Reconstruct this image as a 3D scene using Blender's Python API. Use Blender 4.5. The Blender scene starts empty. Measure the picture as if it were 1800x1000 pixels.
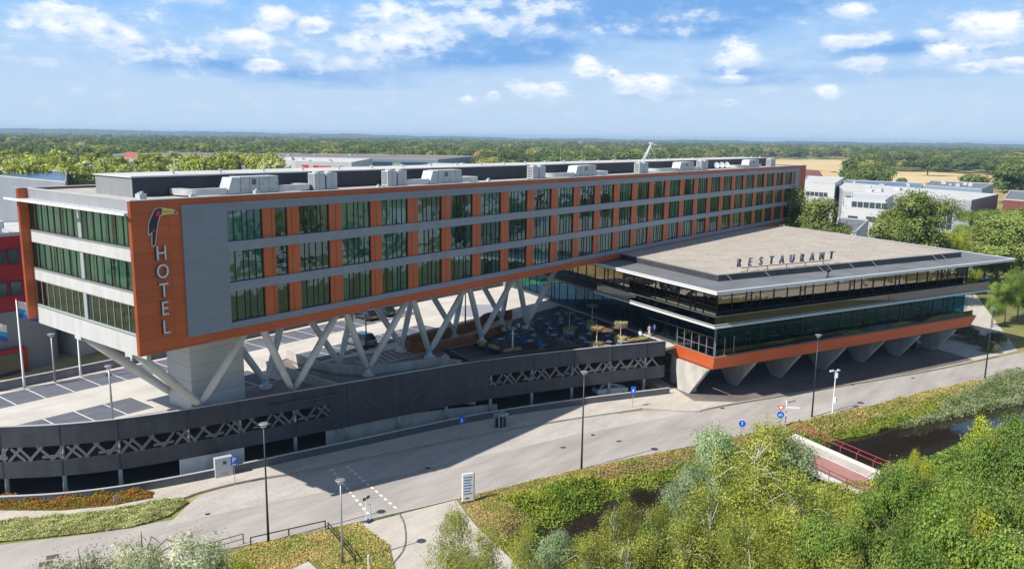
import bpy, math, random
import numpy as np
from mathutils import Vector, Matrix
random.seed(7); RNG = np.random.default_rng(11)
SC = bpy.context.scene; COL = SC.collection
rad = math.radians
# ------------------------------------------------------------------ camera
CAM = np.array([-31.8339, -62.8279, 27.8739])
CR = np.array([0.617695710, -0.786292744, 0.013990365])
CU = np.array([0.131034810, 0.120447037, 0.984033734])
CF = np.array([0.775423683, 0.606000192, -0.177431339])
FPX = 1436.265
cd = bpy.data.cameras.new('camera'); cam = bpy.data.objects.new('camera', cd); COL.objects.link(cam)
cd.sensor_width = 36; cd.lens = FPX/1800*36; cd.clip_start = 0.5; cd.clip_end = 40000
M = Matrix.Identity(4)
for i in range(3):
    M[i][0] = CR[i]; M[i][1] = CU[i]; M[i][2] = -CF[i]; M[i][3] = CAM[i]
cam.matrix_world = M; SC.camera = cam
def _ray(px, py): return CF + (px-900)/FPX*CR + (500-py)/FPX*CU
def Zp(px, py, z): d = _ray(px, py); t = (z-CAM[2])/d[2]; return CAM + d*t
def Yp(px, py, y): d = _ray(px, py); t = (y-CAM[1])/d[1]; return CAM + d*t
def Dp(px, py, D):
    d = _ray(px, py); t = D/math.hypot(d[0], d[1]); return CAM + d*t
# ------------------------------------------------------------------ light
SUN_TO = Vector((-0.955, 0.295, 1.0)).normalized()
SUN_EL = math.asin(SUN_TO.z); SUN_AZ = math.atan2(SUN_TO.y, SUN_TO.x)
sl = bpy.data.lights.new('sun', 'SUN'); sl.energy = 4.8; sl.angle = rad(0.55); sl.color = (1.0, 0.945, 0.86)
so = bpy.data.objects.new('sun', sl); COL.objects.link(so)
so.rotation_euler = SUN_TO.to_track_quat('Z', 'Y').to_euler(); so.location = (-60, 20, 80)
SC.view_settings.view_transform = 'Standard'; SC.view_settings.look = 'None'
SC.view_settings.exposure = 0.46; SC.view_settings.gamma = 1.0
SC.cycles.max_bounces = 8; SC.cycles.transparent_max_bounces = 12; SC.cycles.volume_bounces = 0
SC.cycles.glossy_bounces = 3; SC.cycles.diffuse_bounces = 2
SC.cycles.use_denoising = True
W = bpy.data.worlds.new('World'); SC.world = W; W.use_nodes = True
def build_world():
    nt = W.node_tree; N = nt.nodes; L = nt.links; N.clear()
    out = N.new('ShaderNodeOutputWorld'); bg = N.new('ShaderNodeBackground'); L.new(bg.outputs[0], out.inputs[0])
    sky = N.new('ShaderNodeTexSky'); sky.sky_type = 'NISHITA'; sky.sun_disc = False
    sky.sun_elevation = SUN_EL; sky.sun_rotation = math.pi/2 - SUN_AZ; sky.air_density = 1.25; sky.dust_density = 0.6; sky.ozone_density = 2.2
    def m(op, a, b=None, c=None, clamp=False):
        n = N.new('ShaderNodeMath'); n.operation = op; n.use_clamp = clamp
        for i, v in enumerate((a, b, c)):
            if v is None: continue
            if isinstance(v, (int, float)): n.inputs[i].default_value = v
            else: L.new(v, n.inputs[i])
        return n.outputs[0]
    tc = N.new('ShaderNodeTexCoord'); sp = N.new('ShaderNodeSeparateXYZ'); L.new(tc.outputs['Generated'], sp.inputs[0])
    az = m('MULTIPLY', m('SUBTRACT', 0.6632, m('ARCTAN2', sp.outputs[1], sp.outputs[0])), 57.2958)   # degrees, growing to the right of the view axis
    el = m('MULTIPLY', m('ARCSINE', sp.outputs[2]), 57.2958)
    def mix(f, a, b):
        n = N.new('ShaderNodeMix'); n.data_type = 'RGBA'; L.new(f, n.inputs[0])
        for s, v in ((6, a), (7, b)):
            if isinstance(v, tuple): n.inputs[s].default_value = v
            else: L.new(v, n.inputs[s])
        return n.outputs[2]
    def field(daz, de, sx=0.22, sy=0.62, scale=1.0, detail=9.0, rough=0.56, seed=0.0):
        cb = N.new('ShaderNodeCombineXYZ'); L.new(m('MULTIPLY', m('ADD', az, daz), sx), cb.inputs[0]); L.new(m('MULTIPLY', m('ADD', el, de), sy), cb.inputs[1]); cb.inputs[2].default_value = seed
        no = N.new('ShaderNodeTexNoise'); no.inputs['Scale'].default_value = scale; no.inputs['Detail'].default_value = detail; no.inputs['Roughness'].default_value = rough
        L.new(cb.outputs[0], no.inputs['Vector']); return no.outputs[0]
    def blobs(lst, de=0.0, daz=0.0):
        acc = None
        for (px, py, wx, wy, amp) in lst:
            d = _ray(px, py); d = d/np.linalg.norm(d)
            a0 = (0.6632 - math.atan2(d[1], d[0]))*57.2958; e0 = math.asin(d[2])*57.2958
            sx = wx/25.07; sy = wy/25.07
            u = m('MULTIPLY_ADD', az, 1/sx, (daz-a0)/sx); v = m('MULTIPLY_ADD', el, 1/sy, (de-e0)/sy)
            r2 = m('MULTIPLY_ADD', u, u, m('MULTIPLY', v, v))
            g = m('MULTIPLY', m('EXPONENT', m('MULTIPLY', r2, -1.0)), amp)
            acc = g if acc is None else m('MAXIMUM', acc, g)
        return acc
    # (px, py, half width, half height, amount) of the cumulus heaps
    cum = [(110, 20, 75, 14, .9), (95, 55, 70, 20, .85), (215, 70, 60, 26, .8), (330, -2, 60, 10, .9), (485, 32, 34, 24, 1.05), (545, 45, 34, 14, 1.0),
           (430, 70, 75, 16, .95), (478, 115, 44, 13, .85), (250, 95, 30, 7, .9), (640, 20, 34, 16, .9), (690, 80, 105, 24, .85), (790, 30, 80, 30, .7), (940, 15, 80, 22, .75), (870, 8, 90, 12, .8),
           (818, 178, 16, 9, .95), (868, 168, 14, 12, .95), (1033, 122, 28, 24, 1.1), (945, 158, 60, 17, 1.0), (1145, 150, 72, 21, 1.05), (1078, 132, 14, 8, .9), (1295, 102, 44, 23, 1.1), (1285, 140, 38, 9, .95),
           (1490, 74, 52, 13, 1.05), (1500, 22, 50, 16, .85), (1510, 110, 42, 14, .9), (1455, 163, 22, 16, .95), (1640, 62, 24, 12, .9), (1755, 52, 70, 25, 1.25), (1660, 95, 46, 16, 1.0), (1790, 112, 42, 12, 1.0), (1700, 120, 30, 8, .85),
           (1290, 180, 30, 5, .6), (1420, 160, 20, 5, .6), (60, 105, 80, 10, .55), (180, 45, 110, 40, .62), (320, 95, 90, 24, .66), (560, 90, 120, 40, .55), (720, 45, 120, 42, .80), (620, 110, 70, 16, .7), (960, 50, 70, 20, .6), (860, 40, 60, 20, .85), (1210, 30, 60, 12, .6), (1130, 55, 120, 10, .5), (1990, 60, 120, 30, 1.1), (-200, 60, 120, 30, .9), (2300, 100, 120, 26, 1.0), (-450, 90, 140, 30, .9)]
    grey = [(1120, 14, 300, 40, 1.7), (840, 88, 210, 34, 1.5), (1210, 50, 170, 20, 1.2), (360, 112, 190, 22, .85), (1600, 84, 150, 16, .9), (560, 130, 160, 20, .8), (1330, 145, 200, 14, .7), (700, 110, 170, 26, .6), (300, 90, 170, 34, .55), (1300, 125, 90, 14, .7), (1500, 96, 70, 10, .6), (1700, 84, 110, 12, .8), (1150, 172, 90, 12, .5), (520, 140, 130, 20, .5), (1560, 130, 260, 14, .5)]
    # thin veil of high cloud
    veil = m('MULTIPLY', m('SMOOTH_MIN', m('MULTIPLY', m('SUBTRACT', field(0, 0, .05, .22, 1.0, 6, .55, 3.3), 0.32, clamp=True), 2.2, clamp=True), 1.0, 0.1), 1.0)
    k = 0.064
    def C(r, g, b, s=1.0): return (r*s/k, g*s/k, b*s/k, 1)
    base = sky.outputs[0]
    # milky air low over the horizon: the photo's pale band between 0 and 6 degrees
    low = m('SUBTRACT', 1.0, m('DIVIDE', m('SUBTRACT', el, 2.4), 8.2, clamp=True))
    azr = m('MULTIPLY', m('ADD', az, 32), 1/64.0, clamp=True)
    hi = mix(azr, C(.085, .35, .80), C(.145, .36, .71))
    lo = C(.405, .54, .71)
    grad = mix(m('POWER', low, 0.85), hi, lo)
    c0 = mix(m('MULTIPLY', m('SUBTRACT', 1.0, m('DIVIDE', m('SUBTRACT', el, 12.0), 25.0, clamp=True)), 0.92), base, grad)
    c1 = mix(m('MULTIPLY', veil, 0.28), c0, C(.42, .54, .68))
    warp = m('MULTIPLY', m('SUBTRACT', field(0, 0, .3, .5, 1.0, 5, .6, 8.1), 0.5), 1.6)
    gd = m('ADD', blobs(grey), m('MULTIPLY', m('SUBTRACT', field(1.7, 0, .10, .5, 1.0, 7, .55, 5.0), 0.5), 1.3))
    gm = m('MULTIPLY', m('MULTIPLY', m('SUBTRACT', gd, 0.28), 1.6, clamp=True), 0.95)
    c2 = mix(gm, c1, C(.15, .32, .62))
    n1 = field(0, 0, .50, 1.0, 1.0, 10, .60); n2 = field(-0.20, 0.22, .50, 1.0, 1.0, 10, .60)
    cd_ = m('ADD', blobs(cum), m('MULTIPLY', m('SUBTRACT', n1, 0.5), 2.5))
    cd2 = m('ADD', blobs(cum, -0.30), m('MULTIPLY', m('SUBTRACT', n2, 0.5), 2.5))
    dens = m('MULTIPLY', m('SUBTRACT', cd_, 0.40), 2.2, clamp=True)
    soft = m('MULTIPLY', m('MULTIPLY', m('SUBTRACT', cd_, 0.02), 1.2, clamp=True), 0.55)
    c2 = mix(soft, c2, C(.50, .60, .73))
    shade = m('MULTIPLY_ADD', m('SUBTRACT', cd_, cd2), 1.0, 0.30, clamp=True)
    cc = mix(shade, C(.80, .81, .83), C(.40, .52, .70))
    c3 = mix(m('MULTIPLY', dens, 0.95), c2, cc)
    # faint scattered puffs everywhere outside the frame too
    L.new(c3, bg.inputs[0]); bg.inputs[1].default_value = k
build_world()
HAZE_D = 0.00012
W.cycles.sampling_method = 'MANUAL'; W.cycles.sample_map_resolution = 512
# ------------------------------------------------------------------ tagging
def tag(o, label=None, cat=None, group=None, kind=None):
    if label: o['label'] = label
    if cat: o['category'] = cat
    if group: o['group'] = group
    if kind: o['kind'] = kind
    return o
def thing(name, label, cat, loc=(0, 0, 0), rz=0, group=None):
    o = bpy.data.objects.new(name, None); COL.objects.link(o); o.location = loc; o.rotation_euler = (0, 0, rz)
    o.empty_display_size = 0.2
    return tag(o, label, cat, group)
def origin_of(o):
    v = Vector((0, 0, 0))
    while o is not None: v = v + o.location; o = o.parent
    return v
class MB:
    def __init__(s): s.v = []; s.f = []; s.mi = []; s.cur = 0
    def poly(s, pts):
        b = len(s.v); s.v += [tuple(map(float, q)) for q in pts]; s.f.append(tuple(range(b, b+len(pts)))); s.mi.append(s.cur)
    def box(s, x0, x1, y0, y1, z0, z1):
        s.prism([(x0, y0), (x1, y0), (x1, y1), (x0, y1)], z0, z1); return s
    def prism(s, xy, z0, z1):
        n = len(xy); a = sum(xy[i][0]*xy[(i+1) % n][1]-xy[(i+1) % n][0]*xy[i][1] for i in range(n))
        if a < 0: xy = xy[::-1]
        b = len(s.v); s.v += [(float(x), float(y), float(z0)) for x, y in xy] + [(float(x), float(y), float(z1)) for x, y in xy]
        s.f.append(tuple(range(b+n-1, b-1, -1))); s.f.append(tuple(range(b+n, b+2*n)))
        for i in range(n): j = (i+1) % n; s.f.append((b+i, b+j, b+n+j, b+n+i))
        s.mi += [s.cur]*(n+2); return s
    def hexa(s, lo, hi):   # lo, hi: 4 points each, counter-clockwise seen from above/outside
        b = len(s.v); s.v += [tuple(map(float, q)) for q in lo] + [tuple(map(float, q)) for q in hi]
        s.f += [(b+3, b+2, b+1, b), (b+4, b+5, b+6, b+7)] + [(b+i, b+(i+1) % 4, b+4+(i+1) % 4, b+4+i) for i in range(4)]; s.mi += [s.cur]*6; return s
    def bar(s, a, b, w, h=None, up=(0, 0, 1)):
        a = Vector(a); b = Vector(b); d = (b-a).normalized(); u = Vector(up)
        if abs(d.dot(u)) > 0.97: u = Vector((1, 0, 0))
        r = d.cross(u).normalized()*(w/2); t = r.cross(d).normalized()*((h or w)/2)
        return s.hexa([a-r-t, a+r-t, a+r+t, a-r+t][::-1], [b-r-t, b+r-t, b+r+t, b-r+t][::-1])
    def tube(s, pts, rads, n=8, cap=True):
        P = [Vector(p) for p in pts]
        if not hasattr(rads, '__len__'): rads = [rads]*len(P)
        b = len(s.v); ref = Vector((0.31, 0.22, 0.92))
        for i, p in enumerate(P):
            d = (P[min(i+1, len(P)-1)]-P[max(i-1, 0)]).normalized()
            r = d.cross(ref)
            if r.length < 0.1: r = d.cross(Vector((1, 0, 0)))
            r.normalize(); t = d.cross(r)
            for k in range(n):
                a = 2*math.pi*k/n; q = p + (r*math.cos(a)+t*math.sin(a))*rads[i]; s.v.append((q.x, q.y, q.z))
        for i in range(len(P)-1):
            for k in range(n):
                k2 = (k+1) % n; s.f.append((b+i*n+k, b+(i+1)*n+k, b+(i+1)*n+k2, b+i*n+k2)); s.mi.append(s.cur)
        if cap:
            s.f.append(tuple(b+k for k in range(n))); e = b+(len(P)-1)*n; s.f.append(tuple(e+k for k in range(n-1, -1, -1))); s.mi += [s.cur]*2
        return s
    def wall(s, pts, z0, z1, th, closed=False):   # wall along plan polyline, thickness to the left; z0/z1 may be lists
        n = len(pts); o = offset(pts, th)
        g = lambda z, i: z[i] if hasattr(z, '__len__') else z
        for i in range(n-1):
            s.hexa([(*pts[i], g(z0, i)), (*pts[i+1], g(z0, i+1)), (*o[i+1], g(z0, i+1)), (*o[i], g(z0, i))],
                   [(*pts[i], g(z1, i)), (*pts[i+1], g(z1, i+1)), (*o[i+1], g(z1, i+1)), (*o[i], g(z1, i))])
        return s
    def build(s, name, mat, parent=None, smooth=False, bevel=0):
        me = bpy.data.meshes.new(name); og = origin_of(parent)
        me.from_pydata([(x-og.x, y-og.y, z-og.z) for x, y, z in s.v], [], s.f)
        mats = mat if isinstance(mat, (list, tuple)) else [mat]
        for q in mats: me.materials.append(q)
        if len(mats) > 1: me.polygons.foreach_set('material_index', s.mi)
        if smooth: me.polygons.foreach_set('use_smooth', [True]*len(s.f))
        me.update(); o = bpy.data.objects.new(name, me); COL.objects.link(o)
        if parent: o.parent = parent
        if bevel:
            bm = o.modifiers.new('bevel', 'BEVEL'); bm.width = bevel; bm.segments = 2; bm.limit_method = 'ANGLE'; bm.angle_limit = rad(40)
        return o
def offset(pts, d):   # to the left of travel
    o = []
    for i, p in enumerate(pts):
        a = Vector(pts[max(i-1, 0)]); b = Vector(pts[min(i+1, len(pts)-1)]); t = (b-a).normalized()
        o.append((p[0]-t.y*d, p[1]+t.x*d))
    return o
def spline(pts, k=6):
    P = [Vector(p) for p in pts]; P = [P[0]*2-P[1]] + P + [P[-1]*2-P[-2]]; out = []
    for i in range(1, len(P)-2):
        for j in range(k):
            t = j/k; a, b, c, d = P[i-1:i+3]
            out.append(tuple(0.5*((2*b)+(c-a)*t+(2*a-5*b+4*c-d)*t*t+(3*b-a-3*c+d)*t**3)))
    out.append(tuple(P[-2])); return out
def children(o): return list(o.children)
def copy_tree(o, parent=None, loc=None, rz=None, label=None, scale=None):
    c = o.copy(); COL.objects.link(c)
    if parent is not None: c.parent = parent
    if loc is not None: c.location = loc
    if rz is not None: c.rotation_euler = (0, 0, rz)
    if scale is not None: c.scale = scale
    if label: c['label'] = label
    for ch in children(o): copy_tree(ch, c)
    return c
def raw_mesh(name, V, F, mats):   # V (n,3), F (m,4) arrays, fast
    me = bpy.data.meshes.new(name); V = np.asarray(V, np.float32); F = np.asarray(F, np.int32)
    me.vertices.add(len(V)); me.vertices.foreach_set('co', V.ravel())
    me.loops.add(F.size); me.loops.foreach_set('vertex_index', F.ravel())
    me.polygons.add(len(F)); me.polygons.foreach_set('loop_start', np.arange(0, F.size, F.shape[1], dtype=np.int32))
    for q in mats: me.materials.append(q)
    me.update(calc_edges=True); return me
# ------------------------------------------------------------------ materials
MATS = {}
def mat(name, color, rough=0.7, metal=0.0, var=0.0, vscale=1.0, bump=0.0, bscale=20.0, spec=0.5, color2=None, detail=4.0, stretch=None, streak=0.0, fine=0.0, fscale=30.0, emit=None, coat=0.0):
    if name in MATS: return MATS[name]
    m = bpy.data.materials.new(name); m.use_nodes = True; nt = m.node_tree; N = nt.nodes; L = nt.links
    b = N['Principled BSDF']; b.inputs['Roughness'].default_value = rough; b.inputs['Metallic'].default_value = metal
    b.inputs['Specular IOR Level'].default_value = spec; b.inputs['Coat Weight'].default_value = coat
    c = (*color, 1.0); b.inputs['Base Color'].default_value = c
    geo = None
    if var or color2 or bump or streak or fine:
        geo = N.new('ShaderNodeNewGeometry')
    cur = None
    if var or color2:
        mp = N.new('ShaderNodeMapping'); L.new(geo.outputs['Position'], mp.inputs[0])
        if stretch: mp.inputs['Scale'].default_value = stretch
        no = N.new('ShaderNodeTexNoise'); no.inputs['Scale'].default_value = vscale; no.inputs['Detail'].default_value = detail; L.new(mp.outputs[0], no.inputs['Vector'])
        cr = N.new('ShaderNodeMapRange'); cr.inputs[1].default_value = .32; cr.inputs[2].default_value = .68; L.new(no.outputs[0], cr.inputs[0])
        mx = N.new('ShaderNodeMix'); mx.data_type = 'RGBA'; L.new(cr.outputs[0], mx.inputs[0])
        if color2: mx.inputs[6].default_value = c; mx.inputs[7].default_value = (*color2, 1)
        else:
            mx.inputs[6].default_value = tuple([q*(1-var) for q in color])+(1,); mx.inputs[7].default_value = tuple([min(1, q*(1+var)) for q in color])+(1,)
        cur = mx.outputs[2]
    for amt, sc, st in ((streak, 1.3, (1, 1, 0.08)), (fine, fscale, None)):
        if not amt: continue
        mp = N.new('ShaderNodeMapping'); L.new(geo.outputs['Position'], mp.inputs[0])
        if st: mp.inputs['Scale'].default_value = st
        no = N.new('ShaderNodeTexNoise'); no.inputs['Scale'].default_value = sc; no.inputs['Detail'].default_value = 3; L.new(mp.outputs[0], no.inputs['Vector'])
        cr = N.new('ShaderNodeMapRange'); cr.inputs[1].default_value = .3; cr.inputs[2].default_value = .7; cr.inputs[3].default_value = 1-amt; cr.inputs[4].default_value = 1+amt; L.new(no.outputs[0], cr.inputs[0])
        vm = N.new('ShaderNodeVectorMath'); vm.operation = 'SCALE'
        if cur is None: vm.inputs[0].default_value = color
        else: L.new(cur, vm.inputs[0])
        L.new(cr.outputs[0], vm.inputs['Scale']); cur = vm.outputs[0]
    if cur is not None: L.new(cur, b.inputs['Base Color'])
    if bump:
        nb = N.new('ShaderNodeTexNoise'); nb.inputs['Scale'].default_value = bscale; nb.inputs['Detail'].default_value = 4; L.new(geo.outputs['Position'], nb.inputs['Vector'])
        bp = N.new('ShaderNodeBump'); bp.inputs['Strength'].default_value = bump; bp.inputs['Distance'].default_value = 0.05; L.new(nb.outputs[0], bp.inputs['Height']); L.new(bp.outputs[0], b.inputs['Normal'])
    if emit: b.inputs['Emission Color'].default_value = (*emit[0], 1); b.inputs['Emission Strength'].default_value = emit[1]
    MATS[name] = m; return m
def panel_mat(name, color, px, pz, rough=0.5, joint=0.55, jw=0.02, var=0.08, axis='X', spec=0.4):
    """cladding with thin panel joints every px (horizontal) and pz (vertical) metres, slight tone change from panel to panel"""
    m = bpy.data.materials.new(name); m.use_nodes = True; nt = m.node_tree; N = nt.nodes; L = nt.links; b = N['Principled BSDF']
    b.inputs['Roughness'].default_value = rough; b.inputs['Specular IOR Level'].default_value = spec
    g = N.new('ShaderNodeNewGeometry'); sp = N.new('ShaderNodeSeparateXYZ'); L.new(g.outputs['Position'], sp.inputs[0])
    def mm(op, a, bb=None):
        n = N.new('ShaderNodeMath'); n.operation = op
        for i, v in enumerate((a, bb)):
            if v is None: continue
            if isinstance(v, (int, float)): n.inputs[i].default_value = v
            else: L.new(v, n.inputs[i])
        return n.outputs[0]
    h = sp.outputs[0] if axis == 'X' else (sp.outputs[1] if axis == 'Y' else mm('ADD', sp.outputs[0], mm('MULTIPLY', sp.outputs[1], -0.43)))
    hx = mm('DIVIDE', h, px); hz = mm('DIVIDE', sp.outputs[2], pz)
    jx = mm('LESS_THAN', mm('FRACT', hx), jw/px); jz = mm('LESS_THAN', mm('FRACT', hz), jw/pz); j = mm('MAXIMUM', jx, jz)
    cb = N.new('ShaderNodeCombineXYZ'); L.new(mm('FLOOR', hx), cb.inputs[0]); L.new(mm('FLOOR', hz), cb.inputs[1])
    wn = N.new('ShaderNodeTexWhiteNoise'); wn.noise_dimensions = '2D'; L.new(cb.outputs[0], wn.inputs[0])
    no = N.new('ShaderNodeTexNoise'); no.inputs['Scale'].default_value = 0.7; no.inputs['Detail'].default_value = 5; L.new(g.outputs['Position'], no.inputs['Vector'])
    f = mm('ADD', mm('MULTIPLY', wn.outputs[0], var), mm('MULTIPLY_ADD' if False else 'MULTIPLY', no.outputs[0], var)); f = mm('ADD', f, 1-var)
    f = mm('MULTIPLY', f, mm('SUBTRACT', 1.0, mm('MULTIPLY', j, 1-joint)))
    vm = N.new('ShaderNodeVectorMath'); vm.operation = 'SCALE'; vm.inputs[0].default_value = color; L.new(f, vm.inputs['Scale']); L.new(vm.outputs[0], b.inputs['Base Color'])
    MATS[name] = m; return m
def glass(name, tint=(.35, .5, .45), refl=0.18, rough=0.0, wob=0.02, ior=1.7, wscale=0.9, gcol=(.93, .97, .97)):
    m = bpy.data.materials.new(name); m.use_nodes = True; nt = m.node_tree; N = nt.nodes; L = nt.links; N.clear()
    out = N.new('ShaderNodeOutputMaterial'); tr = N.new('ShaderNodeBsdfTransparent'); tr.inputs[0].default_value = (*tint, 1)
    gl = N.new('ShaderNodeBsdfGlossy'); gl.inputs['Roughness'].default_value = rough; gl.inputs['Color'].default_value = (*gcol, 1)
    fr = N.new('ShaderNodeFresnel'); fr.inputs[0].default_value = ior
    ad = N.new('ShaderNodeMath'); ad.operation = 'ADD'; ad.use_clamp = True; ad.inputs[1].default_value = refl; L.new(fr.outputs[0], ad.inputs[0])
    mx = N.new('ShaderNodeMixShader'); L.new(ad.outputs[0], mx.inputs[0]); L.new(tr.outputs[0], mx.inputs[1]); L.new(gl.outputs[0], mx.inputs[2]); L.new(mx.outputs[0], out.inputs[0])
    if wob:
        g = N.new('ShaderNodeNewGeometry'); no = N.new('ShaderNodeTexNoise'); no.inputs['Scale'].default_value = wscale; no.inputs['Detail'].default_value = 1
        L.new(g.outputs['Position'], no.inputs['Vector']); bp = N.new('ShaderNodeBump'); bp.inputs['Strength'].default_value = 1.0; bp.inputs['Distance'].default_value = wob
        L.new(no.outputs[0], bp.inputs['Height']); L.new(bp.outputs[0], gl.inputs['Normal'])
    MATS[name] = m; return m
def leaf_mat(name, c1, c2, c3=None, scale=0.5, trans=0.24, rough=0.6):
    m = bpy.data.materials.new(name); m.use_nodes = True; nt = m.node_tree; N = nt.nodes; L = nt.links; b = N['Principled BSDF']; out = N['Material Output']
    g = N.new('ShaderNodeNewGeometry'); no = N.new('ShaderNodeTexNoise'); no.inputs['Scale'].default_value = scale; no.inputs['Detail'].default_value = 3; L.new(g.outputs['Position'], no.inputs['Vector'])
    cr = N.new('ShaderNodeMapRange'); cr.inputs[1].default_value = .35; cr.inputs[2].default_value = .65; L.new(no.outputs[0], cr.inputs[0])
    mx = N.new('ShaderNodeMix'); mx.data_type = 'RGBA'; mx.inputs[6].default_value = (*c1, 1); mx.inputs[7].default_value = (*c2, 1); L.new(cr.outputs[0], mx.inputs[0]); cur = mx.outputs[2]
    wn = N.new('ShaderNodeMapRange'); wn.inputs[3].default_value = 0.62; wn.inputs[4].default_value = 1.38; L.new(g.outputs['Random Per Island'], wn.inputs[0])
    oi = N.new('ShaderNodeObjectInfo'); r2 = N.new('ShaderNodeMapRange'); r2.inputs[3].default_value = 0.78; r2.inputs[4].default_value = 1.25; L.new(oi.outputs['Random'], r2.inputs[0])
    mu = N.new('ShaderNodeMath'); mu.operation = 'MULTIPLY'; L.new(wn.outputs[0], mu.inputs[0]); L.new(r2.outputs[0], mu.inputs[1])
    if c3:
        mr = N.new('ShaderNodeMapRange'); mr.inputs[1].default_value = 0.72; mr.inputs[2].default_value = 0.95; L.new(oi.outputs['Random'], mr.inputs[0])
        m3 = N.new('ShaderNodeMix'); m3.data_type = 'RGBA'; m3.inputs[7].default_value = (*c3, 1); L.new(cur, m3.inputs[6]); L.new(mr.outputs[0], m3.inputs[0]); cur = m3.outputs[2]
    vm = N.new('ShaderNodeVectorMath'); vm.operation = 'SCALE'; L.new(cur, vm.inputs[0]); L.new(mu.outputs[0], vm.inputs['Scale'])
    L.new(vm.outputs[0], b.inputs['Base Color']); b.inputs['Roughness'].default_value = rough; b.inputs['Specular IOR Level'].default_value = 0.25
    tl = N.new('ShaderNodeBsdfTranslucent'); v2 = N.new('ShaderNodeVectorMath'); v2.operation = 'MULTIPLY'; v2.inputs[1].default_value = (1.25, 1.35, 0.5); L.new(vm.outputs[0], v2.inputs[0]); L.new(v2.outputs[0], tl.inputs[0])
    ms = N.new('ShaderNodeMixShader'); ms.inputs[0].default_value = trans; L.new(b.outputs[0], ms.inputs[1]); L.new(tl.outputs[0], ms.inputs[2]); L.new(ms.outputs[0], out.inputs[0])
    MATS[name] = m; return m
ORANGE = panel_mat('orange_cladding', (.50, .105, .030), 3.1, 1.02, rough=.5, joint=.50, var=.18, jw=.03)
ORANGE_S = panel_mat('orange_fascia', (.60, .125, .035), 4.2, 9.0, rough=.45, joint=.7, var=.10, axis='D')
GREY = panel_mat('grey_cladding', (.225, .245, .29), 2.05, .62, rough=.38, joint=.80, var=.09, spec=.45, jw=.015)
GREYS = mat('grey_band', (.25, .27, .31), .38, var=.06, vscale=.5, streak=.05)
WHITEP = mat('white_panel', (.48, .48, .49), .45, var=.05, vscale=.6, streak=.08)
FRAME = mat('window_frame', (.018, .032, .033), .35)
FRAME_L = mat('window_frame_light', (.30, .33, .35), .35)
STEELW = mat('white_painted_steel', (.60, .59, .57), .45, var=.08, vscale=.8, streak=.06)
WHITE = mat('white_metal', (.76, .77, .78), .4, var=.04, vscale=1.2)
GLASS = glass('window_glass', (.32, .66, .62), .08, wob=.016, ior=1.62, gcol=(.68, .90, 1.0))
GLASS_R = glass('restaurant_glass', (.12, .16, .18), .20, wob=.010, gcol=(.98, .88, .76))
GLASS_L = glass('lower_glass', (.12, .48, .62), .02, wob=.008, ior=1.5, gcol=(.30, .62, .95))
GLASS_E = glass('end_window_glass', (.62, .92, .80), .05, wob=.006, ior=1.55, gcol=(.75, .97, 1.0))
GLASS_B = glass('railing_glass', (.62, .75, .72), .06, wob=.0, ior=1.45)
CURT = [mat('curtain_pale', (.60, .62, .58), .9, var=.10, vscale=.8), mat('curtain_green', (.34, .46, .43), .9, var=.12, vscale=.8), mat('curtain_dim', (.16, .20, .19), .9, var=.2, vscale=.8)]
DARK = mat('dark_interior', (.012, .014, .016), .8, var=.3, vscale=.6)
CONC = mat('concrete', (.42, .40, .37), .85, var=.12, vscale=.5, streak=.14, fine=.06, fscale=9, bump=.15, bscale=12)
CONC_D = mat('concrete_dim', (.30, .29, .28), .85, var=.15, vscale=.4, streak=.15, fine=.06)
PYLON = panel_mat('pylon_panel', (.56, .55, .53), 50.0, 1.55, rough=.7, joint=.55, var=.10, jw=.05)
GARAGE = mat('garage_panel', (.040, .044, .058), .55, var=.16, vscale=.9, streak=.16, fine=.22, fscale=14, spec=.35)
GARAGE_L = mat('garage_lattice', (.105, .105, .115), .5, var=.1, vscale=1)
COLT = mat('column_blue_white', (.40, .47, .50), .5, var=.08, vscale=1)
DECK = mat('deck_pavement', (.52, .49, .44), .85, var=.09, vscale=.25, streak=0, fine=.05, fscale=6, detail=6)
DECKP = mat('deck_brown_paving', (.20, .165, .155), .85, var=.14, vscale=.7, fine=.10, fscale=5)
BAY = mat('parking_bay_asphalt', (.115, .122, .15), .9, var=.12, vscale=.6, fine=.10, fscale=14)
PAINT = mat('road_paint', (.72, .72, .70), .6, var=.10, vscale=3)
ROAD = mat('road_asphalt', (.365, .335, .315), .9, var=.11, vscale=.22, detail=9, fine=.09, fscale=6, stretch=(.6, 1.6, 1))
PAVE = mat('pavement_stone', (.47, .43, .38), .88, var=.08, vscale=.35, detail=7, fine=.09, fscale=4)
LAYBY = mat('layby_brick', (.43, .40, .375), .88, var=.08, vscale=.3, detail=7, fine=.10, fscale=3.2)
PLAZA = mat('plaza_brick_shaded', (.15, .13, .125), .88, var=.22, vscale=.25, detail=7, fine=.10, fscale=3)  # brick tone darkened to carry the restaurant's shade
KERB = mat('kerb_stone', (.16, .15, .14), .85, var=.2, vscale=2)
KERBL = mat('kerb_pale', (.42, .40, .36), .85, var=.12, vscale=2)
ROOFG = mat('roof_gravel', (.385, .34, .29), .95, var=.10, vscale=.35, detail=6, fine=.30, fscale=3.4, bump=.6, bscale=6)
ROOFM = mat('roof_membrane', (.155, .16, .17), .7, var=.16, vscale=.3, detail=6, fine=.07)
ROOFL = mat('roof_pale', (.50, .49, .47), .8, var=.12, vscale=.2, detail=6, fine=.05)
ROOFH = mat('hotel_roof_ballast', (.40, .375, .345), .9, var=.16, vscale=.5, detail=6, fine=.18, fscale=5)
DUCT = mat('galvanised_duct', (.56, .57, .58), .32, metal=.25, var=.08, vscale=1.5)
UNIT = mat('unit_casing', (.44, .455, .46), .45, var=.05, vscale=1.2)
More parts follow.
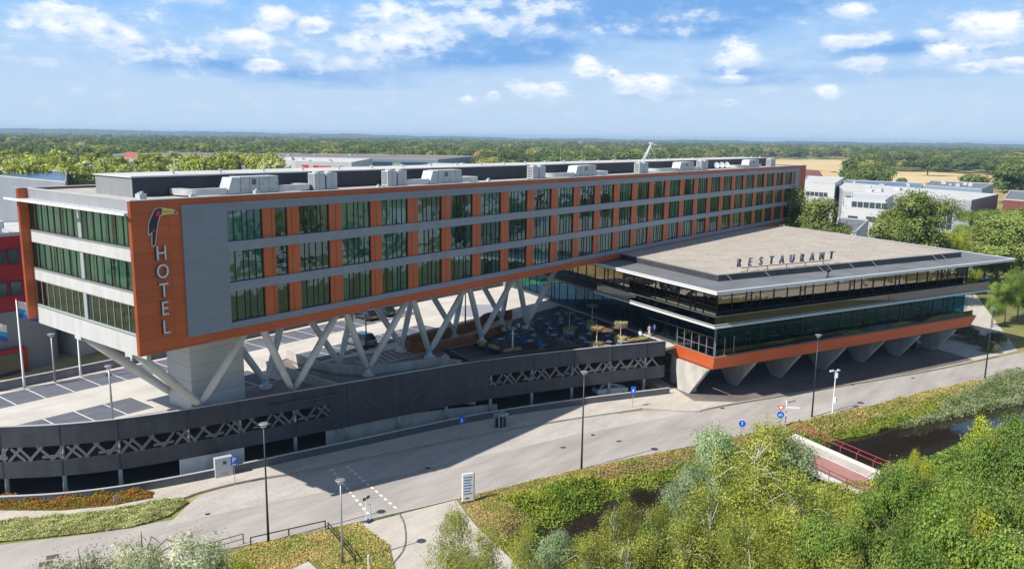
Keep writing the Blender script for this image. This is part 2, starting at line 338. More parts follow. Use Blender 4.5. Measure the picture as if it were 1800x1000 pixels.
UNITD = mat('unit_grille', (.10, .11, .12), .5)
PENT = mat('penthouse_dark_sheet', (.025, .028, .040), .55, var=.2, vscale=.4, stretch=(3, 3, .1))
PENTL = mat('penthouse_grey_sheet', (.22, .23, .24), .6, var=.12, vscale=1.2, stretch=(6, 6, .1))
BLACKM = mat('black_metal', (.015, .017, .022), .4)
GREYM = mat('grey_metal', (.30, .31, .33), .4, metal=.4)
CORTEN = mat('corten_board', (.26, .085, .025), .65, var=.2, vscale=1.2, streak=.12)
BLUEP = mat('blue_plastic', (.01, .13, .26), .4)
SIGNB = mat('sign_blue', (.005, .10, .55), .35)
SIGNW = mat('sign_white', (.75, .76, .76), .4)
SIGNR = mat('sign_red', (.60, .012, .015), .4)
YELLOW = mat('logo_yellow', (.78, .56, .02), .4)
LOGOB = mat('logo_black', (.012, .011, .02), .4)
LOGOR = mat('logo_red', (.62, .02, .015), .4)
LETTER = mat('letter_face', (.62, .62, .66), .4)
LETTER2 = mat('roof_letter_face', (.09, .10, .13), .4)
REDB = mat('red_cladding', (.30, .006, .018), .45, var=.08, vscale=.4)
BLUEG = mat('bluegrey_cladding', (.20, .235, .29), .5, var=.06, vscale=.3, stretch=(5, 5, .1))
HALLG = mat('hall_grey', (.22, .245, .29), .5, var=.06, vscale=.1)
HALLL = mat('hall_pale', (.42, .43, .43), .6, var=.06, vscale=.1)
HALLW = mat('hall_white', (.46, .47, .485), .6, var=.04, vscale=.1)
SOLAR = mat('solar_panel', (.05, .09, .17), .25, var=.2, vscale=.3)
TILE = mat('red_tile', (.33, .10, .06), .8, var=.15, vscale=1)
WINB = mat('far_window', (.03, .055, .08), .1, spec=.8)
BARK = mat('bark', (.13, .11, .085), .9, var=.3, vscale=3)
BARKW = mat('birch_bark', (.55, .52, .47), .8, var=.35, vscale=2.5)
SAND = mat('dry_soil', (.40, .29, .19), .95, var=.2, vscale=.5, detail=6, fine=.15, fscale=3)
FIELD = mat('stubble_field', (.52, .38, .17), .95, var=.10, vscale=.012, detail=5, fine=.05, fscale=.3, color2=(.60, .46, .24))
MANH = mat('manhole_iron', (.12, .07, .06), .7)
# ground: dry grass mixed with green, bare earth below the pond bank
def ground_mat():
    m = bpy.data.materials.new('ground_grass'); m.use_nodes = True; nt = m.node_tree; N = nt.nodes; L = nt.links; b = N['Principled BSDF']; b.inputs['Roughness'].default_value = .95; b.inputs['Specular IOR Level'].default_value = .1
    g = N.new('ShaderNodeNewGeometry')
    def noise(s, d=5):
        n = N.new('ShaderNodeTexNoise'); n.inputs['Scale'].default_value = s; n.inputs['Detail'].default_value = d; L.new(g.outputs['Position'], n.inputs['Vector']); return n.outputs[0]
    def mp(a, lo, hi, t0=0, t1=1):
        n = N.new('ShaderNodeMapRange'); n.inputs[1].default_value = lo; n.inputs[2].default_value = hi; n.inputs[3].default_value = t0; n.inputs[4].default_value = t1; L.new(a, n.inputs[0]); return n.outputs[0]
    def mix(f, a, bb):
        n = N.new('ShaderNodeMix'); n.data_type = 'RGBA'; L.new(f, n.inputs[0])
        for s, v in ((6, a), (7, bb)):
            if isinstance(v, tuple): n.inputs[s].default_value = v
            else: L.new(v, n.inputs[s])
        return n.outputs[2]
    c = mix(mp(noise(.22), .42, .60), (.44, .32, .16, 1), (.19, .22, .055, 1)); c = mix(mp(noise(1.7), .45, .7), c, (.29, .27, .09, 1)); c = mix(mp(noise(9, 3), .4, .8, 0, .55), c, (.42, .33, .20, 1))
    c = mix(mp(noise(.004, 3), .48, .56, 0, .6), c, (.06, .10, .025, 1))
    L.new(c, b.inputs['Base Color'])
    bp = N.new('ShaderNodeBump'); bp.inputs['Strength'].default_value = .8; bp.inputs['Distance'].default_value = .15; L.new(noise(5, 6), bp.inputs['Height']); L.new(bp.outputs[0], b.inputs['Normal'])
    return m
GROUND = ground_mat()
LF_BIRCH = leaf_mat('leaf_birch', (.17, .205, .03), (.36, .37, .075))
LF_WILLOW = leaf_mat('leaf_willow', (0.286, 0.325, 0.182), (0.520, 0.533, 0.377), scale=.9)
LF_SWIL = leaf_mat('leaf_silver_green', (0.203, 0.284, 0.135), (0.365, 0.446, 0.257), scale=.9)
LF_ALDER = leaf_mat('leaf_alder', (.10, .18, .03), (.24, .32, .06))
LF_LIME = leaf_mat('leaf_lime', (0.257, 0.311, 0.027), (0.446, 0.459, 0.054))
LF_POPLAR = leaf_mat('leaf_poplar', (.15, .21, .045), (.30, .35, .10))
LF_DARK = leaf_mat('leaf_forest', (.085, .135, .032), (.165, .21, .05), (.27, .25, .07), scale=.08)
LF_YEL = leaf_mat('leaf_belt', (.24, .29, .035), (.40, .42, .07), (.42, .43, .22), scale=.12)
LF_REED = leaf_mat('leaf_reed', (.24, .31, .13), (.42, .47, .26), scale=.4)
LF_HERB = leaf_mat('leaf_herb', (.13, .21, .025), (.31, .34, .05), scale=.28)
LF_DRY = leaf_mat('leaf_dry', (.58, .43, .20), (.38, .38, .11), scale=.4)
LF_ORNG = leaf_mat('leaf_orange', (.42, .17, .03), (.30, .27, .05), scale=.7)
LF_SAGE = leaf_mat('leaf_sage', (0.333, 0.350, 0.140), (0.542, 0.542, 0.280), scale=.8)
LF_BOX = leaf_mat('leaf_olive', (0.135, 0.121, 0.047), (0.216, 0.176, 0.081), scale=.9)
def worn(m, sc, amt, seedv):
    """large soft patches and darker joints worn into a paving material"""
    nt = m.node_tree; N = nt.nodes; L = nt.links; b = N['Principled BSDF']; src = b.inputs['Base Color'].links[0].from_socket
    g = N.new('ShaderNodeNewGeometry'); mp = N.new('ShaderNodeMapping'); mp.inputs['Rotation'].default_value = (0, 0, rad(23)); mp.inputs['Scale'].default_value = (.12, 1.0, 1); L.new(g.outputs['Position'], mp.inputs[0])
    no = N.new('ShaderNodeTexNoise'); no.inputs['Scale'].default_value = sc; no.inputs['Detail'].default_value = 4; L.new(mp.outputs[0], no.inputs['Vector'])
    vo = N.new('ShaderNodeTexVoronoi'); vo.inputs['Scale'].default_value = .11; L.new(g.outputs['Position'], vo.inputs['Vector'])
    sc2 = N.new('ShaderNodeSeparateXYZ'); L.new(vo.outputs['Color'], sc2.inputs[0])
    r1 = N.new('ShaderNodeMapRange'); r1.inputs[1].default_value = .35; r1.inputs[2].default_value = .65; r1.inputs[3].default_value = 1-amt; r1.inputs[4].default_value = 1+amt*.6; L.new(no.outputs[0], r1.inputs[0])
    r2 = N.new('ShaderNodeMapRange'); r2.inputs[3].default_value = 1-amt*.5; r2.inputs[4].default_value = 1+amt*.4; L.new(sc2.outputs[0], r2.inputs[0])
    mu = N.new('ShaderNodeMath'); mu.operation = 'MULTIPLY'; L.new(r1.outputs[0], mu.inputs[0]); L.new(r2.outputs[0], mu.inputs[1])
    vm = N.new('ShaderNodeVectorMath'); vm.operation = 'SCALE'; L.new(src, vm.inputs[0]); L.new(mu.outputs[0], vm.inputs['Scale']); L.new(vm.outputs[0], b.inputs['Base Color'])
worn(ROAD, .9, .10, 1); worn(LAYBY, 1.3, .08, 2); worn(DECK, .8, .06, 3); worn(PAVE, 1.2, .07, 4); worn(BAY, 1.0, .10, 5)
# ================================================================== SETTING
GZ = -6.0
CANAL = [(24.5, -26.5), (33, -27.5), (44, -31.0), (58, -38.2), (74, -43.6), (92, -52.0), (125, -68), (180, -95)]
def seg_dist(X, Y, pl):
    D = np.full(np.shape(X), 1e9)
    for (ax, ay), (bx, by) in zip(pl[:-1], pl[1:]):
        vx, vy = bx-ax, by-ay; t = np.clip(((X-ax)*vx+(Y-ay)*vy)/(vx*vx+vy*vy), 0, 1)
        D = np.minimum(D, np.hypot(X-ax-t*vx, Y-ay-t*vy))
    return D
def gheight(X, Y):
    d = seg_dist(X, Y, CANAL) + 0.5*np.sin(X*.45)+.35*np.sin(Y*.6+1)
    t = np.clip((d-3.2)/4.6, 0, 1); t = t*t*(3-2*t)
    return -8.6 + (GZ-0.04+8.6)*t
def axis(lo, hi, st, far):
    a = list(np.arange(lo, hi+.01, st)); s = st; x = a[-1]
    while x < far: s *= 1.35; x += s; a.append(x)
    s = st; x = a[0]
    while x > -far: s *= 1.35; x -= s; a.insert(0, x)
    return np.array(a)
gx = axis(-20, 140, 1.0, 8500); gy = axis(-90, 20, 1.0, 8500)
GX, GY = np.meshgrid(gx, gy); GZZ = gheight(GX, GY)
nx, ny = len(gx), len(gy); idx = np.arange(nx*ny).reshape(ny, nx)
gm = raw_mesh('ground', np.stack([GX.ravel(), GY.ravel(), GZZ.ravel()], 1), np.stack([idx[:-1, :-1].ravel(), idx[:-1, 1:].ravel(), idx[1:, 1:].ravel(), idx[1:, :-1].ravel()], 1), [GROUND])
go = bpy.data.objects.new('ground', gm); COL.objects.link(go); tag(go, kind='structure')
gm.polygons.foreach_set('use_smooth', [True]*len(gm.polygons))
def water_mat():
    m = bpy.data.materials.new('dark_water'); m.use_nodes = True; nt = m.node_tree; N = nt.nodes; L = nt.links; b = N['Principled BSDF']
    b.inputs['Base Color'].default_value = (.018, .013, .008, 1); b.inputs['Roughness'].default_value = .04; b.inputs['Specular IOR Level'].default_value = .35
    g = N.new('ShaderNodeNewGeometry'); n = N.new('ShaderNodeTexNoise'); n.inputs['Scale'].default_value = 1.6; n.inputs['Detail'].default_value = 3; L.new(g.outputs['Position'], n.inputs['Vector'])
    bp = N.new('ShaderNodeBump'); bp.inputs['Strength'].default_value = .25; bp.inputs['Distance'].default_value = .05; L.new(n.outputs[0], bp.inputs['Height']); L.new(bp.outputs[0], b.inputs['Normal']); return m
cw = offset(CANAL, 8); cw2 = offset(CANAL, -8)
mb = MB()
cws = [(CANAL[0][0]-8, CANAL[0][1])]
for i in range(len(CANAL)-1): mb.poly([(*cw2[i], -7.75), (*cw2[i+1], -7.75), (*cw[i+1], -7.75), (*cw[i], -7.75)])
mb.poly([(16, -34, -7.75), (*cw2[0], -7.75), (*cw[0], -7.75), (16, -19, -7.75)])
tag(mb.build('water', water_mat()), kind='structure')
def sheet(name, xy, z, m):
    mb = MB(); mb.poly([(x, y, z) for x, y in xy]); o = mb.build(name, m); tag(o, kind='structure')
    if mb and sum(xy[i][0]*xy[(i+1) % len(xy)][1]-xy[(i+1) % len(xy)][0]*xy[i][1] for i in range(len(xy))) < 0:
        o.data.flip_normals()
    return o
def strip(name, A, B, z, m):   # quad strip between two plan polylines of equal length
    mb = MB()
    for i in range(len(A)-1): mb.poly([(*B[i], z), (*B[i+1], z), (*A[i+1], z), (*A[i], z)])
    o = mb.build(name, m); tag(o, kind='structure'); return o
# carriageway: upper edge (towards the garage) and lower edge
RU = spline([(-60, 47), (-30, 23), (-8.2, 9.0), (-1.9, 4.8), (3.0, 2.5), (7.4, .1), (14.9, -3.1), (29, -8), (44, -13.4), (58.7, -19.6), (66.3, -23.0), (99, -38.5), (124.5, -48.9), (170, -66), (300, -112)], 4)
RLo = spline([(-70, 33), (-36, 9.5), (-13.5, -1.5), (-5, -3.6), (-.6, -4.8), (3.7, -6.0), (11, -9.4), (22.4, -14.0), (36.2, -19.2), (52.4, -26.3), (65.1, -31.7), (91, -41.9), (111.5, -50.4), (160, -70), (292, -120)], 4)
strip('road', RU, RLo, GZ+.004, ROAD)
GF = spline([(-16.6, 33.4), (-13.6, 28.6), (-8.9, 22.6), (-4.5, 18.0), (-.8, 14.6), (3.5, 11.9), (9, 9.6), (14.5, 7.8), (19.6, 6.2), (27, 3.9), (35, 1.5), (42.6, -1.2), (54, -6.7), (65.6, -13.2)], 4)   # garage front
LW = offset(GF, -1.5)   # low wall in front of it
# pavement with kerb step, from the low wall to the kerb line
KL = spline([(-30, 24), (-18, 19.5), (-11, 14.8), (-6.8, 12.6), (.3, 7.6), (5.6, 5.6), (7.6, 5.5), (12, 4.4), (16.6, 2.2), (23.2, -.1), (27, -1.5), (42, -7.2), (55.5, -14.0), (57.3, -15.2), (60.3, -20.4), (66.3, -22.75), (99, -38.25), (118, -46)], 4)
pv = MB(); inner = [p for p in LW[4:]] + [(66, -13), (70, -6), (120, -28), (124, -40)]
pv.prism(KL + inner[::-1], GZ-.02, GZ+.11)
tag(pv.build('pavement', PAVE), kind='structure')
kb = MB(); kb.wall(KL, GZ+.112, GZ+.124, .16); tag(kb.build('kerb', KERB), kind='structure')
# lay-by paving between kerb and carriageway
strip('layby', spline([(5.8, 4.2), (7.8, 5.1), (12, 4.2), (16.6, 2.0), (23.2, -.3), (27, -1.7), (42, -7.4), (55.5, -14.3), (60.3, -20.6)], 4), spline([(2.0, 1.65), (7.1, .05), (11, -1.5), (14.9, -3.1), (21, -5.3), (29, -8), (36, -10.6), (44, -13.4), (59, -19.8)], 4), GZ+.008, LAYBY)
eb = MB(); e1 = spline([(2.0, 1.6), (7.1, 0), (14.9, -3.1), (29, -8), (44, -13.4), (58.7, -19.6)], 5); eb.wall(e1, GZ+.010, GZ+.016, .14); tag(eb.build('gutter_line', KERBL), kind='structure')
seam = mat('road_tar_seam', (.21, .19, .18), .85, var=.2, vscale=2)
for i_, (f_, s_, e_) in enumerate(((.48, 14, 52), (.22, 16, 30), (.75, 24, 50))):
    A_ = [(u_[0]*(1-f_)+l_[0]*f_, u_[1]*(1-f_)+l_[1]*f_) for u_, l_ in zip(RU, RLo)][s_:e_]; sm = MB(); sm.wall(A_, GZ+.0045, GZ+.0065, .035); tag(sm.build('road_seam', seam), kind='structure')
e2 = RLo[8:]; eb = MB(); eb.wall(e2, GZ-.01, GZ+.05, -.16); tag(eb.build('kerb', KERBL), kind='structure')
# brick plaza below the restaurant, building shade put into its dark colour up to the kerb
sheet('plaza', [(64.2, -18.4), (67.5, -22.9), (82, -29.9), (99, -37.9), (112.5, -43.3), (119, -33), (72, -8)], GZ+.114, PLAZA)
# roads and paths right behind the restaurant
sheet('side_road', [(118, -45.6), (124.5, -47.9), (190, -30), (300, 10), (300, 22), (185, -16), (128, -30), (121, -38)], GZ+.012, PAVE)
sheet('side_road', [(150, -36), (260, -20), (262, -8), (156, -24)], GZ+.016, ROAD)
sheet('path', [(146, -24), (230, 6), (226, 12), (150, -14)], GZ+.020, mat('pink_brick', (.44, .33, .28), .9, var=.1, vscale=.4, fine=.1, fscale=3))
sheet('dry_ground', [(160, -28), (200, -18), (190, -2), (150, -12)], GZ+.008, SAND)
# cycle crossing and path toward the camera
CP = [(13.0, -11.0), (22.3, -14.2), (19.5, -19), (16.5, -26), (13, -36), (8, -60), (-2, -60), (3, -34), (7.5, -22), (12.2, -15.8)]
sheet('path', CP, GZ+.012, PAVE)
sheet('path', [(-4, -14.5), (2, -12.5), (6.2, -12.6), (5.5, -16), (1, -22), (-8, -24)], GZ+.012, PAVE)
kb = MB(); kb.wall(spline([(16.9, -11.9), (15.4, -14.2), (12.6, -17), (9.4, -18.4), (6.0, -19.5)], 5), GZ+.012, GZ+.06, .12); tag(kb.build('kerb', KERB), kind='structure')
mb = MB()
for A, B in (((19.4, .5), (14.6, -10.9)), ((20.9, -.2), (17.2, -11.7))):
    A = Vector(A); B = Vector(B); d = (B-A).normalized(); n = int((B-A).length/1.0)
    for i in range(n):
        a = A+d*i*1.0; b = a+d*.52; r = Vector((-d.y, d.x))*.13; mb.poly([(*(a-r), GZ+.022), (*(b-r), GZ+.022), (*(b+r), GZ+.022), (*(a+r), GZ+.022)])
o = mb.build('road_markings', PAINT); tag(o, kind='structure')
# ================================================================== HOTEL
XE = .78; L_, W_ = 155.9, 21.33; ZB, ZT = 10.0, 22.5
hotel = thing('hotel_building', 'long orange and grey hotel block raised on slanted white columns above the car park', 'building', (0, 0, 0))
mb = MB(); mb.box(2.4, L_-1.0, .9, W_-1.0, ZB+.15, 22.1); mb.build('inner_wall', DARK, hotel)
mb = MB()
mb.box(0, 4.2, 0, .45, ZB, ZT)                # orange end panel with the sign
mb.box(4.2, 151.5, 0, .45, 22.0, ZT); mb.box(4.2, 151.5, 0, .45, ZB, 10.86); mb.box(151.5, L_, 0, .45, ZB, ZT)
mb.box(0, 2.2, W_-.45, W_, ZB, ZT); mb.box(2.2, L_, W_-.45, W_, ZB, ZT)
mb.box(L_-.4, L_, .45, W_-.45, ZB, ZT)
mb.build('wall', ORANGE, hotel)
mb = MB()
mb.box(4.2, 8.35, -.14, .30, 10.86, 22.0); mb.box(148.9, 151.5, -.14, .30, 10.86, 22.0)
mb.box(8.35, 148.9, -.14, .30, 21.25, 22.0); mb.box(8.35, 148.9, -.14, .30, 10.86, 11.42)
mb.build('grey_panel', GREY, hotel)
for z0, z1 in ((17.72, 18.58), (14.18, 14.98)):
    mb = MB(); mb.box(8.35, 148.9, -.14, .30, z0, z1); mb.build('floor_band', GREYS, hotel)
ROWS = [(18.58, 21.25), (14.98, 17.72), (11.42, 14.18)]
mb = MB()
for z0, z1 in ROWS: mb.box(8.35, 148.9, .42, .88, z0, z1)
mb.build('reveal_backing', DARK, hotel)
mb = MB(); mb.box(XE+.30, L_-.2, .5, W_-.5, ZB-.12, ZB+.15); mb.build('soffit', mat('soffit_panel', (.44, .44, .44), .6, var=.06, vscale=.4), hotel)
# coping
mb = MB(); mb.box(-.05, L_+.06, -.06, .62, ZT, ZT+.07); mb.box(-.05, L_+.06, W_-.62, W_+.06, ZT, ZT+.07); mb.box(L_-.5, L_+.06, .62, W_-.62, ZT, ZT+.07); mb.build('coping', mat('coping_metal', (.42, .42, .42), .4, var=.05), hotel)
mb = MB(); mb.box(XE+.36, L_-.5, .62, W_-.62, 22.1, 22.32); mb.build('roof', ROOFH, hotel)
# window prototypes
def curtain_mesh(w, z0, z1, kind, seed, yc=.62):
    rr = random.Random(seed); mb = MB(); n = int(w/.09)
    if kind == 0: spans = [(0, 1)]
    elif kind == 1: spans = [(0, rr.uniform(.25, .45)), (rr.uniform(.6, .75), 1)]
    elif kind == 2: spans = [(0, rr.uniform(.15, .3)), (rr.uniform(.8, .9), 1)]
    else: spans = [(rr.uniform(.35, .5), 1)]
    out = []
    for a, b in spans:
        mb = MB(); out.append(mb); k0, k1 = int(a*n), int(b*n)
        for i in range(k0, k1):
            xa, xb = w*i/n, w*(i+1)/n; ya = yc+.02*math.sin(i*.55+math.sin(i*.21)*2); yb = yc+.02*math.sin((i+1)*.55+math.sin((i+1)*.21)*2)
            mb.poly([(xa, ya, z0), (xb, yb, z0), (xb, yb, z1), (xa, ya, z1)])
    return out
def frame_mb(w, z0, z1, divs, y0=.02, y1=.14, t=.042):
    mb = MB(); mb.box(0, w, y0, y1, z0, z0+t); mb.box(0, w, y0, y1, z1-t, z1); mb.box(0, t, y0, y1, z0+t, z1-t); mb.box(w-t, w, y0, y1, z0+t, z1-t)
    for d in divs: mb.box(w*d-t/2, w*d+t/2, y0+.002, y1-.002, z0+t, z1-t)
    return mb
WP = {}
DIVS = [[.22, .45, .60, .80], [.25, .40, .62, .82], [.18, .33, .55, .78], [.3, .48, .66], [.2, .42, .62, .74]]
def win_proto(wd, row, var):
    key = (round(wd, 2), row, var)
    if key in WP: return WP[key]
    z0, z1 = ROWS[row]; h = z1-z0
    fr = frame_mb(wd, 0, h, DIVS[var % 5] if wd > 2 else [])
    cm = curtain_mesh(wd, 0, h, [0, 1, 0, 2, 3][var % 5], var*7+row, yc=.24)
    pm = MB(); pm.poly([(.05, .09, .05), (wd-.05, .09, .05), (wd-.05, .09, h-.05), (.05, .09, h-.05)])
    WP[key] = (fr, pm, cm, CURT[(var*2+row) % 3]); return WP[key]
MESHC = {}
def add_window(x, w, row, var, parent, yb=.16):
    key = (round(w, 2), row, var)
    z0, z1 = ROWS[row]
    if key not in MESHC:
        fr, pm, cm, cmat = win_proto(w, row, var)
        a = fr.build('window', FRAME); b = pm.build('pane', GLASS); c = [q.build('curtain', cmat) for q in cm]
        MESHC[key] = (a.data, b.data, [q.data for q in c])
        for o in [a, b]+c: bpy.data.objects.remove(o)
    ms = MESHC[key]
    o = bpy.data.objects.new('window', ms[0]); COL.objects.link(o); o.parent = parent; o.location = (x, yb, z0)
    for nm, me in [('pane', ms[1])] + [('curtain', q) for q in ms[2]]:
        q = bpy.data.objects.new(nm, me); COL.objects.link(q); q.parent = o
rv = random.Random(5)
for row in range(3):
    add_window(8.40, 3.64, row, 0, hotel); add_window(13.4, 1.32, row, 3, hotel); 
    xs = [16.09] + [21.2+5.32*k for k in range(25)]
    for i, x in enumerate(xs):
        w = 3.54 if i == 0 else (3.78 if i < 25 else 0)
        if i == 25: continue
        add_window(x+(0 if i == 0 else 0), w, row, rv.choice([0, 1, 2, 3, 4, 0, 2, 1]), hotel)
    # the 25th window at the far end
def pier(x0, x1, row, split):
    z0, z1 = ROWS[row]; mb = MB(); xm = x0+(x1-x0)*split
    mb.box(x0+.02, xm-.025, .06, .40, z0, z1); mb.box(xm+.025, x1-.02, .06, .40, z0, z1); mb.build('cladding_panel', ORP, hotel)
ORP = mat('orange_pier', (.50, .105, .028), .42, var=.10, vscale=.35, streak=.05)
for row in range(3):
    pier(12.04, 13.4, row, .72); pier(14.72, 16.09, row, .35)
    pier(19.63, 21.2, row, rv.choice([.5, .3, .62]))
    for k in range(24):
        x = 21.2+5.32*k+3.78; pier(x, x+1.54, row, rv.choice([.5, .5, .32, .66, .42]))
# end facade (recessed) ------------------------------------------------
mb = MB(); mb.box(XE, XE+.35, .45, W_-.5, 21.2, 22.45); mb.build('end_fascia', mat('end_fascia_grey', (.26, .27, .29), .4, var=.05, vscale=.5), hotel)
mb = MB()
ER = [(18.6, 21.2), (14.98, 17.45), (11.35, 13.82)]
mb.box(XE-.02, XE+.35, .45, W_-.5, 17.45, 18.6); mb.box(XE-.02, XE+.35, .45, W_-.5, 13.82, 14.98); mb.box(XE-.02, XE+.35, .45, W_-.5, 9.55, 11.35)
mb.build('end_wall', WHITEP, hotel)
mb = MB(); mb.box(XE-.02, XE+.30, .45, W_-.5, 22.45, 22.56); mb.box(XE+.35, XE+.9, .6, W_-.6, 22.32, 22.40); mb.build('end_coping', mat('pale_coping', (.42, .42, .42), .4), hotel)
for r, (z0, z1) in enumerate(ER):
    mb = MB(); ya, yb = .5, W_-.55; n = 16
    mb.box(XE+.02, XE+.18, ya, yb, z0, z0+.09); mb.box(XE+.02, XE+.18, ya, yb, z1-.07, z1)
    for i in range(n+1):
        y = ya+(yb-ya)*i/n; mb.box(XE+.03, XE+.16, max(ya, y-.028), min(yb, y+.028), z0+.09, z1-.07)
    fr = mb.build('window', FRAME if r < 2 else FRAME_L, hotel)
    mb = MB(); mb.poly([(XE+.08, yb, z0+.05), (XE+.08, ya, z0+.05), (XE+.08, ya, z1-.05), (XE+.08, yb, z1-.05)]); mb.build('pane', GLASS_E, fr)
    mb = MB(); rr = random.Random(r+3); y = ya
    while y < yb-.2:
        w = rr.uniform(.5, 2.2); gap = rr.uniform(0, .5) if r < 2 else rr.uniform(.6, 1.6)
        k = int(w/.09)
        for i in range(k):
            y0 = y+i*.09; y1 = y0+.09
            if y1 > yb: break
            mb.poly([(XE+.42+.02*math.sin(i*.8), y1, z0), (XE+.42+.02*math.sin((i-1)*.8), y0, z0), (XE+.42+.02*math.sin((i-1)*.8), y0, z1), (XE+.42+.02*math.sin(i*.8), y1, z1)])
        y += w+gap
    if r < 2: mb.build('curtain', mat('curtain_bright', (.80, .86, .78), .9), fr)
    mb = MB(); mb.box(XE-.06, XE+.06, ya, yb, z0-.12, z0-.003); mb.build('sill', GREYM, fr)
    mb = MB(); mb.box(XE-.01, XE+.2, (ya+yb)/2-.3, (ya+yb)/2+.3, z0+.1, z1-.08); mb.build('mullion_panel', FRAME_L, fr)
# sun shade over the end windows
mb = MB(); mb.box(-.55, -.40, .02, W_+1.5, 21.42, 21.60)
for i in range(24):
    y = .50+i*.90; mb.box(-.40, (1.27 if y < W_-.9 else -.36), y, y+.52, 21.47, 21.57)
mb.build('sun_shade', WHITE, hotel)
# penthouse along the roof
mb = MB(); mb.box(3.4, 148, 6.0, 12.5, 22.32, 24.0); mb.build('penthouse', [PENT], hotel)
mb = MB(); mb.box(3.33, 3.40, 6.0, 12.5, 22.32, 24.0); mb.build('penthouse_end', PENTL, hotel)
mb = MB(); mb.box(3.2, 148.2, 5.85, 12.65, 24.0, 24.12)
for i in range(30): x = 8+i*4.8; mb.tube([(x, 7.5, 24.12), (x, 7.5, 24.42)], .12, 8); mb.tube([(x, 7.5, 24.42), (x, 7.5, 24.5)], .2, 8)
mb.build('penthouse_roof', ROOFL, hotel)
# core / pylon
pyl = MB(); pyl.box(10.7, 16.8, 11.2, 15.6, -.02, ZB-.12); pyl.build('pylon', PYLON, hotel)
pb = MB(); pb.box(10.5, 11.6, 10.9, 11.2, -.02, 1.0); pb.build('pylon_base', CONC, hotel)
# slanted columns: feet pairs, legs fan out to the soffit
def leg(a, b, r=.40):
    a = Vector(a); b = Vector(b); d = (b-a); q = a+d*(.5/d.length)
    mb = MB(); mb.tube([a, q, a+d*.12, a+d*.5, b], [.16, .30, r*.92, r, r*.86], 18); return mb
feet_f = [(20.3, 7.6, .75), (31.0, 7.6, .8), (41.4, 7.6, .8), (52.0, 7.9, .8), (62.8, 8.2, .8)]
feet_b = [(20.4, 12.6, .8), (30.9, 12.6, .8), (41.3, 12.6, .8), (52.0, 13.0, .8), (63, 13.2, .8)]
for ft, dy, sx in ((feet_f, -2.1, 5.45), (feet_b, 2.1, 5.2)):
    for (x, y, z) in ft:
        for s in (-1, 1):
            leg((x+s*.12, y, z), (x+s*sx, y+dy, ZB-.13)).build('column', STEELW, hotel, smooth=True)
        mb = MB(); mb.tube([(x, y, 0), (x, y, .25)], [.75, .7], 16); mb.tube([(x, y, .25), (x, y, .85)], [.42, .30], 12); mb.tube([(x-.5, y, .95), (x+.5, y, .95)], .13, 8); mb.build('column_foot', STEELW, hotel)
f1 = (10.9, 10.1, .95)
for tp, r in (((1.05, 3.3, 9.75), .42), ((15.7, 7.0, ZB-.13), .40)): leg(f1, tp, r).build('column', STEELW, hotel, smooth=True)
leg((11.6, 16.1, .6), (1.05, 12.6, 9.7), .44).build('column', STEELW, hotel, smooth=True)
leg((11.9, 16.1, .6), (15.6, 18.2, ZB-.13), .40).build('column', STEELW, hotel, smooth=True)
mb = MB(); mb.tube([(10.9, 10.1, 0), (10.9, 10.1, .3)], [.7, .65], 14); mb.tube([(10.9, 10.1, .3), (10.9, 10.1, 1.05)], [.42, .3], 12); mb.tube([(10.4, 10.1, 1.1), (11.5, 10.1, 1.1)], .14, 8); mb.build('column_foot', STEELW, hotel)
for y_ in (3.4, 12.6): mb = MB(); mb.box(XE-.05, XE+.5, y_-.6, y_+.6, ZB-.75, ZB-.46); mb.build('leg_bracket', WHITEP, hotel)
# letters --------------------------------------------------------------
def text_obj(name, s, size, depth, m, parent=None, Mx=None, sx=1.0, shear=0.0, align='CENTER'):
    cu = bpy.data.curves.new(name, 'FONT'); cu.body = s; cu.size = size; cu.extrude = depth/2; cu.align_x = align; cu.align_y = 'CENTER'; cu.shear = shear; cu.resolution_u = 4; cu.offset = 0.0
    t = bpy.data.objects.new(name, cu); COL.objects.link(t); dg = bpy.context.evaluated_depsgraph_get()
    me = bpy.data.meshes.new_from_object(t.evaluated_get(dg)); bpy.data.objects.remove(t)
    me.transform(Matrix.Diagonal((sx, 1, 1, 1)))
    if Mx is not None: me.transform(Mx)
    if parent: me.transform(Matrix.Translation(-origin_of(parent)))
    me.materials.clear(); me.materials.append(m); o = bpy.data.objects.new(name, me); COL.objects.link(o)
    if parent: o.parent = parent
    return o
RX = Matrix.Rotation(rad(90), 4, 'X')
sg = thing('hotel_sign', 'vertical white letters HOTEL on the orange end panel below the bird emblem', 'sign', (2.4, -.1, 16))
for ch, (px, py) in zip('HOTEL', ((283.3, 446), (285.8, 478), (288, 511), (289.7, 543), (292, 575.5))):
    q = Yp(px, py, -.14); text_obj('letter', ch, 1.66, .12, LETTER, sg, Matrix.Translation((q[0], -.16, q[2])) @ RX, .82)
    text_obj('letter_back', ch, 1.74, .12, LOGOB, sg, Matrix.Translation((q[0]-.02, -.06, q[2]-.02)) @ RX, .84)
lg = thing('bird_emblem', 'black toucan emblem with yellow and red beak on the orange wall above the letters', 'emblem', (2, -.1, 20.5))
def flat(name, pts, y, m, th=.08):
    P3 = [Yp(220+x/4, 350+yy/4, y) for x, yy in pts]; mb = MB(); n = len(P3)
    mb.poly([(q[0], y, q[2]) for q in P3])
    for i in range(n):
        a, b = P3[i], P3[(i+1) % n]; mb.poly([(a[0], y, a[2]), (a[0], y+th, a[2]), (b[0], y+th, b[2]), (b[0], y, b[2])])
    return mb.build(name, m, lg)
